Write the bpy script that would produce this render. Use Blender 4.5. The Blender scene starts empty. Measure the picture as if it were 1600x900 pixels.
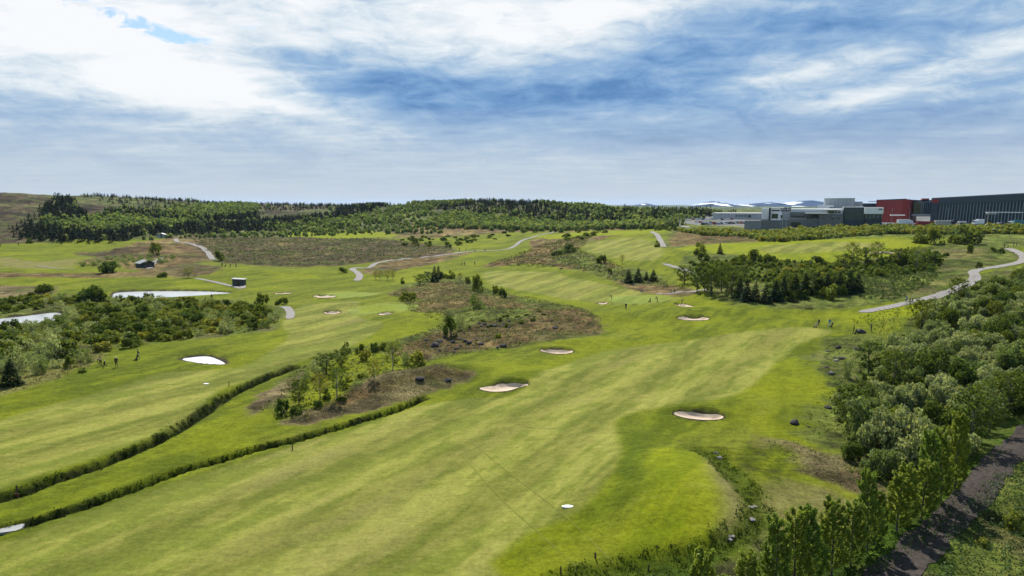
import bpy, bmesh, math, random
import numpy as np
from mathutils import Vector, Matrix
random.seed(7); RNG = np.random.default_rng(7)
SC = bpy.context.scene; COL = SC.collection
R = math.radians

# ------------------------------------------------------------------ camera
F = 1067.0; PITCH = R(7.05); CAMZ = 30.0
cam_d = bpy.data.cameras.new('camera'); cam = bpy.data.objects.new('camera', cam_d); COL.objects.link(cam)
cam_d.sensor_width = 36; cam_d.lens = 36*F/1600.0; cam_d.clip_start = 0.5; cam_d.clip_end = 80000
cam.location = (0, 0, CAMZ); cam.rotation_euler = (R(90)-PITCH, 0, 0); SC.camera = cam

# ------------------------------------------------------------------ light
SUN_AZ, SUN_EL = R(-9), R(47)          # azimuth measured clockwise from +Y
EXPO = 0.85
SC.view_settings.view_transform = 'Standard'; SC.view_settings.look = 'None'
SC.view_settings.exposure = EXPO; SC.view_settings.gamma = 1
sd = bpy.data.lights.new('sun', 'SUN'); sd.energy = 4.5; sd.angle = R(0.6); sd.color = (1, .955, .87)
sun = bpy.data.objects.new('sun', sd); COL.objects.link(sun)
sdir = Vector((math.sin(SUN_AZ)*math.cos(SUN_EL), math.cos(SUN_AZ)*math.cos(SUN_EL), math.sin(SUN_EL)))
sun.rotation_euler = sdir.to_track_quat('Z', 'Y').to_euler(); sun.location = sdir*400

def lin(c): return tuple(((v/255)/12.92 if v/255 <= .04045 else ((v/255+.055)/1.055)**2.4) for v in c)
def ray(px, py):
    x = (np.asarray(px, float)-800)/F; y = -(np.asarray(py, float)-450)/F
    cy, sy = math.cos(PITCH), math.sin(PITCH)
    return x, cy+y*sy, y*cy-sy          # world direction, unnormalised

# ------------------------------------------------------------------ sky (world)
W = bpy.data.worlds.new('World'); SC.world = W; W.use_nodes = True
nt = W.node_tree; nt.nodes.clear()
def N(t, tree=None, **kw):
    n = (tree or nt).nodes.new(t)
    for k, v in kw.items(): setattr(n, k, v)
    return n
def wire(tree, a, b): tree.links.new(a, b)
class G:                                 # tiny expression helper for shader maths
    def __init__(s, tree): s.t = tree
    def m(s, op, a, b=None, c=None, clamp=False):
        n = s.t.nodes.new('ShaderNodeMath'); n.operation = op; n.use_clamp = clamp
        for i, v in enumerate((a, b, c)):
            if v is None: continue
            if isinstance(v, (int, float)): n.inputs[i].default_value = v
            else: s.t.links.new(v, n.inputs[i])
        return n.outputs[0]
    def noise(s, vec, scale, detail=4, rough=.5, dist=0, out='Fac'):
        n = s.t.nodes.new('ShaderNodeTexNoise'); n.inputs['Scale'].default_value = scale
        n.inputs['Detail'].default_value = detail; n.inputs['Roughness'].default_value = rough
        n.inputs['Distortion'].default_value = dist
        if vec is not None: s.t.links.new(vec, n.inputs['Vector'])
        return n.outputs[out]
    def comb(s, x, y, z=0.0):
        n = s.t.nodes.new('ShaderNodeCombineXYZ')
        for i, v in enumerate((x, y, z)):
            if isinstance(v, (int, float)): n.inputs[i].default_value = v
            else: s.t.links.new(v, n.inputs[i])
        return n.outputs[0]
    def ramp(s, fac, stops, interp='LINEAR'):
        n = s.t.nodes.new('ShaderNodeValToRGB'); s.t.links.new(fac, n.inputs[0]); e = n.color_ramp.elements
        n.color_ramp.interpolation = interp
        while len(e) < len(stops): e.new(.5)
        for i, (p, c) in enumerate(stops): e[i].position = p; e[i].color = (*c, 1) if len(c) == 3 else c
        return n.outputs['Color']
    def mix(s, f, a, b, mode='MIX'):
        n = s.t.nodes.new('ShaderNodeMix'); n.data_type = 'RGBA'; n.blend_type = mode
        for k, v in ((0, f), (6, a), (7, b)):
            if isinstance(v, (int, float)): n.inputs[k].default_value = v
            elif isinstance(v, tuple): n.inputs[k].default_value = (*v, 1) if len(v) == 3 else v
            else: s.t.links.new(v, n.inputs[k])
        return n.outputs[2]
g = G(nt)
tc = N('ShaderNodeTexCoord'); sep = N('ShaderNodeSeparateXYZ'); wire(nt, tc.outputs['Generated'], sep.inputs[0])
dx, dy, dz = sep.outputs
hz = g.m('SQRT', g.m('ADD', g.m('MULTIPLY', dx, dx), g.m('MULTIPLY', dy, dy)))
azn = g.m('ARCTAN2', dx, dy); eln = g.m('ARCTAN2', dz, hz)
zc = g.m('ADD', g.m('MAXIMUM', dz, 0.0), .07)
cp = g.comb(g.m('DIVIDE', dx, zc), g.m('DIVIDE', dy, zc), 3.1)        # point where the view line meets the cloud deck
n1 = g.noise(cp, .42, 6, .58, .5); n2 = g.noise(cp, 1.5, 6, .62, .3)
cps = g.comb(g.m('DIVIDE', g.m('MULTIPLY', dx, .55), zc), g.m('DIVIDE', dy, zc), 7.7)
n3 = g.noise(cps, 3.2, 4, .6, .2)
n4 = g.noise(g.comb(g.m('MULTIPLY', azn, 9.0), g.m('MULTIPLY', eln, 24.0), 1.7), 1.6, 7, .66, .6)
n5 = g.noise(g.comb(g.m('MULTIPLY', azn, 5.0), g.m('MULTIPLY', eln, 20.0), 9.2), 1.0, 5, .6, .8)
def blobs(lst):
    acc = None
    for px, py, sx, sy, tilt, amp in lst:
        x, y, z = ray(px, py); a0 = math.atan2(x, y); e0 = math.atan2(z, math.hypot(x, y))
        da = g.m('SUBTRACT', azn, a0); de = g.m('SUBTRACT', eln, e0)
        if tilt: de = g.m('SUBTRACT', de, g.m('MULTIPLY', da, tilt))
        q = g.m('ADD', g.m('POWER', g.m('ABSOLUTE', g.m('MULTIPLY', da, F/sx)), 2.0), g.m('POWER', g.m('ABSOLUTE', g.m('MULTIPLY', de, F/sy)), 2.0))
        v = g.m('MULTIPLY', g.m('EXPONENT', g.m('MULTIPLY', q, -1.0)), amp)
        acc = v if acc is None else g.m('ADD', acc, v)
    return acc
bias = blobs([   # thick and thin parts of the cloud deck (pixel centre, size, tilt, brightness)
 (150, 60, 420, 80, -.15, .40), (300, 130, 200, 40, -.25, .28), (600, 30, 360, 55, .0, .40), (950, 10, 160, 40, .15, .32),
 (60, 130, 200, 60, 0, .16), (430, 165, 130, 10, -.2, .20), (230, 235, 110, 14, 0, .20), (520, 215, 60, 8, 0, .10),
 (1590, 70, 260, 16, .30, .26), (1250, 115, 130, 14, .12, .14), (960, 180, 130, 14, -.06, .24), (1560, 143, 150, 9, .08, .22), (1360, 155, 130, 9, .05, .16),
 (560, 115, 190, 36, -.05, -.42), (780, 165, 240, 34, 0, -.34), (1200, 60, 200, 40, .2, -.26), (1000, 215, 300, 26, 0, -.26),
 (1350, 190, 220, 26, 0, -.26), (1550, 222, 120, 10, .05, -.22), (1480, 30, 160, 30, 0, -.10), (930, 140, 130, 20, 0, -.16), (30, 165, 120, 20, 0, -.14),
 (220, 245, 60, 4, 0, -.18), (150, 205, 260, 22, 0, -.06)])
br = g.m('ADD', g.m('ADD', g.m('MULTIPLY', g.m('SUBTRACT', n1, .5), .55), g.m('MULTIPLY', g.m('SUBTRACT', n2, .5), .6)),
         g.m('ADD', g.m('MULTIPLY', g.m('SUBTRACT', n3, .5), .45), .44))
br = g.m('ADD', br, g.m('ADD', g.m('MULTIPLY', g.m('SUBTRACT', n4, .5), .85), g.m('MULTIPLY', g.m('SUBTRACT', n5, .5), .75)))
fadeh = g.m('MULTIPLY', g.m('MAXIMUM', eln, 0.0), 1/R(7.0), clamp=True)  # the deck thins into pale air low down
br = g.m('ADD', br, bias)
br = g.m('ADD', g.m('MULTIPLY', br, fadeh), g.m('MULTIPLY', g.m('SUBTRACT', 1.0, fadeh), g.m('ADD', .50, g.m('MULTIPLY', g.m('SUBTRACT', n3, .5), .35))))
ccol = g.ramp(br, [(0, lin((92, 136, 188))), (.2, lin((122, 162, 207))), (.42, lin((154, 186, 219))), (.6, lin((190, 210, 229))),
                   (.78, lin((226, 236, 243))), (1.0, lin((253, 254, 255)))])
hcol = g.mix(g.m('MULTIPLY', g.m('SUBTRACT', 1.0, g.m('MULTIPLY', g.m('MAXIMUM', eln, 0.0), 1/R(8.0), clamp=True)), .82), ccol, lin((210, 215, 219)))
nish = N('ShaderNodeTexSky'); nish.sky_type = 'NISHITA'; nish.sun_disc = False; nish.sun_elevation = SUN_EL; nish.sun_rotation = SUN_AZ
gap = blobs([(110, 2, 60, 12, -.35, .85), (230, 42, 70, 11, -.30, 1.2), (290, 62, 34, 8, 0, .9), (385, 45, 45, 7, .1, .95), (205, 82, 14, 6, 0, .4)])
gapm = g.m('MULTIPLY', g.m('SUBTRACT', g.m('ADD', gap, g.m('MULTIPLY', g.m('MULTIPLY', g.m('SUBTRACT', n4, .5), 6.5), g.m('MULTIPLY', gap, 1.6, clamp=True))), .72), 1.6, clamp=True)
b1 = N('ShaderNodeBackground'); b1.inputs[1].default_value = .09; wire(nt, g.mix(1.0, nish.outputs[0], (.42, .62, .85), 'MULTIPLY'), b1.inputs[0])
b2 = N('ShaderNodeBackground'); wire(nt, hcol, b2.inputs[0]); b2.inputs[1].default_value = .98/2**EXPO
ms = N('ShaderNodeMixShader'); wire(nt, g.m('SUBTRACT', .97, g.m('MULTIPLY', gapm, .75)), ms.inputs[0]); wire(nt, b1.outputs[0], ms.inputs[1]); wire(nt, b2.outputs[0], ms.inputs[2])
wo = N('ShaderNodeOutputWorld'); wire(nt, ms.outputs[0], wo.inputs[0])

# ------------------------------------------------------------------ noise in numpy
def _h(ix, iy, s):
    n = (ix*374761393 + iy*668265263 + s*1442695041) & 0xFFFFFFFF
    n = ((n ^ (n >> 13))*1274126177) & 0xFFFFFFFF
    return ((n ^ (n >> 16)) & 0xFFFF)/65535.0
def vnoise(x, y, s=0):
    x = np.asarray(x, float); y = np.asarray(y, float)
    ix = np.floor(x).astype(np.int64); iy = np.floor(y).astype(np.int64)
    fx = x-ix; fy = y-iy; fx = fx*fx*(3-2*fx); fy = fy*fy*(3-2*fy)
    a = _h(ix, iy, s); b = _h(ix+1, iy, s); c = _h(ix, iy+1, s); d = _h(ix+1, iy+1, s)
    return (a*(1-fx)+b*fx)*(1-fy)+(c*(1-fx)+d*fx)*fy*1.0
def fbm(x, y, oct=3, s=0):
    v = 0; a = .5; t = 0
    for o in range(oct):
        v = v+a*vnoise(x, y, s+o*17); t += a; a *= .5
        x, y = x*2.03*.8-y*2.03*.6+11.3, x*2.03*.6+y*2.03*.8+5.1
    return v/t
def ss(a, b, x): t = np.clip((x-a)/(b-a), 0, 1); return t*t*(3-2*t)

# ------------------------------------------------------------------ terrain: relief table by bearing and distance
DS = [0, 100, 150, 200, 250, 300, 350, 400, 500, 600, 700, 800, 900, 1000, 1200, 1500, 2200, 4000, 30000]
TAB = {   # bearing in pixels : heights
 -2000: [0, 0, 0, 0, 0, 1, 2, 3, 6, 12, 20, 28, 34, 36, 34, 30, 20, 0, -30],
 -300: [0, 0, 0, 0, 0, 0, 1, 2, 5, 13, 24, 34, 40, 41, 38, 32, 20, 0, -30],
 0:    [0, 0, 0, 0, 0, 0.5, 1, 2, 4.5, 12, 24, 35, 41.5, 42, 38, 32, 20, 0, -30],
 110:  [0, 0, 0, 0, 0, 0.5, 1, 2, 4, 10, 20, 31, 38, 40, 38, 32, 20, 0, -30],
 200:  [0, 0, 0, 0, 0, 0.5, 1, 1.5, 4, 8, 13, 22, 31, 37.5, 38, 32, 20, 0, -30],
 300:  [0, 0, 0, 0, 0, 0.5, 1, 1.5, 3, 6, 9, 14, 21, 28, 34.5, 30, 20, 0, -30],
 400:  [0, 0, 0, 0, 0, 0, 1, 1.5, 3, 5, 7, 10, 14, 19, 27.5, 27, 20, 0, -30],
 500:  [0, 0, 0, 0, 0, 0, 1, 1.5, 3, 5.5, 8, 12, 17, 21, 26, 25, 20, 0, -30],
 600:  [0, 0, 0, 0, 0, 0, .5, 1, 3, 6.5, 11, 18, 26, 27, 25, 22, 15, 0, -30],
 700:  [0, 0, 0, 0, 0, 0, .5, 1, 3, 7, 13, 23, 32.5, 33, 28, 22, 15, 0, -30],
 820:  [0, 0, 0, 0, 0, .5, 1.5, 3, 4.5, 8, 14, 22.5, 30.5, 31, 27, 20, 15, 0, -30],
 920:  [0, 0, 0, 0, .8, 2.5, 6, 9, 10, 12, 16, 21, 25.5, 27, 24, 20, 12, 0, -30],
 1000: [0, 0, 0, 0, 1.5, 4, 8, 11, 11.5, 13.5, 16.5, 20, 22.5, 22, 20, 18, 10, 0, -30],
 1100: [0, 0, 0, 1, 3, 7, 9.5, 11, 13.5, 16, 17.5, 18, 18, 18, 16, 14, 8, 0, -30],
 1200: [0, 0, 0, 2, 6, 9, 10, 11, 14.5, 16, 17, 17, 16, 15, 13, 12, 8, 0, -30],
 1400: [0, 0, 0, 3, 7, 9.5, 11, 12.8, 16.8, 17.6, 17.6, 17, 16, 15, 13, 12, 8, 0, -30],
 1600: [0, 0, 1, 4, 7, 9.5, 11.5, 13.2, 17.2, 17.8, 17.8, 17, 16, 15, 13, 12, 8, 0, -30],
 4000: [0, 0, 1, 4, 7, 9.5, 11.5, 13.2, 17.2, 17.8, 17.8, 17, 16, 15, 13, 12, 8, 0, -30]}
def pxaz(px): return math.atan2((px-800)/F, 1.0)
_tk = sorted(TAB); _ta = np.array([pxaz(k) for k in _tk]); _tv = np.array([TAB[k] for k in _tk], float)
_ag = np.linspace(-1.4, 1.4, 281); _dg = np.linspace(0, 60, 361)**1.0       # dg index = sqrt-ish distance
_dd = (_dg/60)**2*30000                                                      # fine near, coarse far
_lin = np.array([np.interp(_dd, DS, r) for r in _tv])
_T = np.array([np.interp(_ag, _ta, _lin[:, j]) for j in range(len(_dd))]).T
def _blur(A, ax, s):
    k = np.exp(-.5*(np.arange(-3*s, 3*s+1)/s)**2); k /= k.sum(); p = [(0, 0), (0, 0)]; p[ax] = (3*s, 3*s)
    B = np.pad(A, p, 'edge'); return np.apply_along_axis(lambda v: np.convolve(v, k, 'valid'), ax, B)
_T = _blur(_blur(_T, 0, 3), 1, 2)
MOUNDS = []        # (x, y, rx, ry, angle, h) filled below
def bigz(x, y):
    x = np.asarray(x, float); y = np.asarray(y, float)
    d = np.hypot(x, y); a = np.clip(np.arctan2(x, y), -1.399, 1.399)
    fa = (a+1.4)/.01; fd = np.clip(np.sqrt(np.minimum(d, 29990)/30000)*60*6, 0, 359.99)
    ia = fa.astype(int); idd = fd.astype(int); ta = fa-ia; td = fd-idd; ta = ta*ta*(3-2*ta)
    z = (_T[ia, idd]*(1-ta)+_T[np.minimum(ia+1, 280), idd]*ta)*(1-td)+(_T[ia, np.minimum(idd+1, 360)]*(1-ta)+_T[np.minimum(ia+1, 280), np.minimum(idd+1, 360)]*ta)*td
    amp = .25+.9*ss(80, 260, d)+2.2*ss(450, 900, d)
    z = z+(fbm(x/46, y/46, 3, 3)-.5)*2*amp*(1-.6*ss(1300, 2500, d)*0)
    z = z+(fbm(x/15, y/15, 2, 31)-.5)*.45*ss(40, 120, d)
    for mx, my, rx, ry, an, h in MOUNDS:
        c, s = math.cos(an), math.sin(an); u = (x-mx)*c+(y-my)*s; v = -(x-mx)*s+(y-my)*c
        z = z+h*np.exp(-((u/rx)**2+(v/ry)**2))
    return z
def unproj(px, py, fz=bigz, dmax=1500.):
    px = np.atleast_1d(np.asarray(px, float)); py = np.atleast_1d(np.asarray(py, float))
    rx, ry, rz = ray(px, py); hn = np.hypot(rx, ry); ux, uy, sl = rx/hn, ry/hn, rz/hn
    ts = np.geomspace(25, dmax, 420); X = ux[:, None]*ts; Y = uy[:, None]*ts; Zr = CAMZ+sl[:, None]*ts
    below = Zr < fz(X, Y); first = np.where(below.any(1), below.argmax(1), len(ts)-1)
    lo = ts[np.maximum(first-1, 0)].copy(); hi = ts[first].copy()
    for _ in range(14):
        mid = (lo+hi)/2; b = (CAMZ+sl*mid) < fz(ux*mid, uy*mid); hi = np.where(b, mid, hi); lo = np.where(b, lo, mid)
    return np.stack([ux*hi, uy*hi], 1)
def U(pts, **k): p = np.array(pts, float); return unproj(p[:, 0], p[:, 1], **k)
def mound(px, py, rx, ry, h, an=0):
    x, y = U([(px, py)])[0]; return (x, y, rx, ry, R(an), h)
MOUNDS += [mound(*m) for m in [
 (1040, 760, 11, 14, 1.3, -20), (1110, 640, 14, 6, 1.0), (1080, 790, 8, 9, 1.5), (960, 700, 7, 12, .5), (1060, 830, 10, 6, .5),
 (780, 590, 14, 6, 1.2), (870, 535, 15, 7, 1.1), (1060, 492, 26, 7, 1.3), (1180, 520, 20, 12, .7),
 (640, 598, 16, 4.5, 1.9, 40), (760, 500, 30, 14, 1.6), (520, 480, 14, 6, .6), (590, 478, 18, 6, .8), (1010, 466, 22, 6, .6),
 (120, 380, 26, 6, 2.6), (380, 425, 40, 10, 1.2), (680, 380, 50, 15, 2), (430, 385, 70, 20, 2.0), (1320, 440, 30, 12, 1.5),
 (320, 545, 12, 5, .6), (540, 560, 20, 8, .5), (1300, 600, 14, 14, .8), (850, 430, 30, 12, 1.0), (985, 408, 26, 12, .6)]]

# ------------------------------------------------------------------ distance fields to traced outlines
def seg_d(x, y, P, closed=True):
    n = len(P); best = np.full(x.shape, 1e9); inside = np.zeros(x.shape, bool)
    for i in range(n if closed else n-1):
        ax, ay = P[i]; bx, by = P[(i+1) % n]; ex, ey = bx-ax, by-ay; L = ex*ex+ey*ey+1e-9
        t = np.clip(((x-ax)*ex+(y-ay)*ey)/L, 0, 1); best = np.minimum(best, (x-ax-t*ex)**2+(y-ay-t*ey)**2)
        if closed:
            c = ((ay > y) != (by > y)); 
            with np.errstate(all='ignore'): c &= x < (bx-ax)*(y-ay)/(by-ay+1e-12)+ax
            inside ^= c
    d = np.sqrt(best)
    return np.where(inside, d, -d) if closed else d
def smooth_loop(P, n=4, closed=True):
    P = np.array(P, float); out = []
    N_ = len(P)
    for i in range(N_ if closed else N_-1):
        if closed: p0, p1, p2, p3 = P[i-1], P[i], P[(i+1) % N_], P[(i+2) % N_]
        else: p0, p1, p2, p3 = P[max(i-1, 0)], P[i], P[i+1], P[min(i+2, N_-1)]
        for k in range(n):
            t = k/n; out.append(.5*((2*p1)+(-p0+p2)*t+(2*p0-5*p1+4*p2-p3)*t*t+(-p0+3*p1-3*p2+p3)*t**3))
    if not closed: out.append(P[-1])
    return np.array(out)
def sdist(x, y, P, pad=12, closed=True):
    lo = P.min(0)-pad; hi = P.max(0)+pad; m = (x > lo[0]) & (x < hi[0]) & (y > lo[1]) & (y < hi[1])
    out = np.full(x.shape, -1e3 if closed else 1e3)
    if m.any(): out[m] = seg_d(x[m], y[m], P, closed)
    return out
def world_poly(px, n=4, closed=True): return smooth_loop(U(px), n, closed)

DITCH = [dict(w=1.7, d=1.5, p=world_poly([(458, 574), (430, 584), (400, 597), (370, 610), (345, 624), (318, 643), (280, 667), (225, 697), (180, 715), (135, 732), (75, 752), (30, 770), (0, 778), (-90, 800)], 3, False)),
         dict(w=1.15, d=1.35, p=world_poly([(662, 622), (632, 635), (600, 646), (540, 664), (482, 681), (440, 692), (400, 701), (340, 719), (275, 737), (200, 766), (125, 792), (50, 816), (20, 824), (-90, 853)], 3, False)),
         dict(w=2.1, d=.55, p=world_poly([(1095, 702), (1115, 712), (1135, 728), (1155, 750), (1178, 778), (1190, 802), (1175, 826), (1130, 850), (1080, 866), (1030, 879), (980, 889), (920, 898), (860, 918)], 3, False))]
BUNK = [  # outline in photo pixels, depth, label
 ([(1048, 646), (1062, 641), (1090, 640), (1120, 643), (1135, 650), (1128, 656), (1100, 658), (1068, 654)], 1.0, 'oval sand bunker in the lower right of the fairway, largest on the right'),
 ([(745, 607), (768, 602), (778, 597), (800, 594), (822, 596), (829, 601), (815, 605), (795, 612), (765, 613)], 1.0, 'kidney-shaped sand bunker left of the fairway, nearest the brown mound'),
 ([(841, 547), (858, 544), (885, 545), (899, 549), (888, 553), (862, 553)], .9, 'oval sand bunker on the left fairway edge beside the heathland island'),
 ([(1056, 496), (1070, 494), (1095, 494), (1111, 498), (1095, 501), (1068, 500)], .9, 'flat oval sand bunker just below the green with golfers'),
 ([(504, 488), (515, 485), (528, 485), (534, 488), (524, 491), (510, 491)], .9, 'small round sand bunker left of the pale putting green'),
 ([(589, 491), (603, 487.5), (616, 488), (610, 491), (596, 493)], .8, 'narrow reddish bunker at the right front of the pale green'),
 ([(932, 474), (942, 472.6), (952, 473.6), (945, 475.4), (936, 475.4)], .7, 'thin shaded bunker on the left side of the golfers green'),
 ([(1052, 475), (1062, 474), (1078, 477), (1085, 479.5), (1070, 479.5), (1058, 477.5)], .7, 'narrow bunker where a golfer bends, right of the green'),
 ([(428, 458.3), (442, 457.5), (458, 458.3), (448, 459.4), (434, 459.4)], .5, 'thin pale bunker on the bright fairway left of centre'),
 ([(488, 462.5), (505, 461), (527, 463), (512, 465.5), (495, 465)], .5, 'low bunker scrape in front of the far oval green'),
 ([(1352, 394.5), (1372, 393), (1400, 393.5), (1410, 395), (1380, 396)], .3, 'thin sand strip at the edge of the upper right fairway')]
for b in BUNK: pass
BP = [(world_poly(b[0], 4), b[1], b[2]) for b in BUNK]
WATER = [([(176, 460), (180, 454.5), (205, 452.5), (270, 452), (330, 453.5), (362, 456), (335, 458.5), (300, 461), (240, 464), (180, 463)], 'pond_water'),
         ([(-60, 502), (0, 495.5), (40, 491), (86, 485), (96, 489), (84, 499), (40, 505), (0, 509), (-60, 514)], 'stream_water'),
         ([(284, 559), (300, 555), (320, 553), (334, 556), (352, 566), (335, 567), (310, 565)], 'puddle_water')]
WP = [(world_poly(w[0], 3), w[1]) for w in WATER]

def zone_dist(P, x, y, pad=8): return sdist(x, y, P, pad)
WLEV = []
for P, nm in WP:
    WLEV.append(float(np.min(bigz(P[:, 0], P[:, 1]))-.25))
def base_carve(x, y):
    z = bigz(x, y)
    for P, dep, _ in BP:
        s = sdist(x, y, P, 6); cx, cy = P.mean(0)
        far = np.clip(((x-cx)*cx+(y-cy)*cy)/math.hypot(cx, cy)/max(1e-3, .5*np.ptp((P-[cx, cy])@np.array([cx, cy])/math.hypot(cx, cy))), -1, 1)
        near = .5-.5*far
        z = z-1.08*dep*(.55+.45*far)*ss(0, .3+2.4*near, s)
        z = z+.28*np.exp(-((s+.7)/.8)**2)*ss(-.3, .6, far)     # turf lip raised on the far side
    for D in DITCH:
        s = sdist(x, y, D['p'], 6, closed=False); wn = D['w']*(.70+.5*fbm(x/1.5, y/1.5, 3, 91)); z = z-D['d']*(1-ss(wn*.08, wn, s))
    for (P, nm), wl in zip(WP, WLEV):
        s = sdist(x, y, P, 5); k = ss(-2.2, -.2, s); z = np.where(s > -5, z*(1-k)+np.minimum(z, wl+.12)*k, z); z = z-1.0*ss(-.1, .9, s)
    return z

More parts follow.
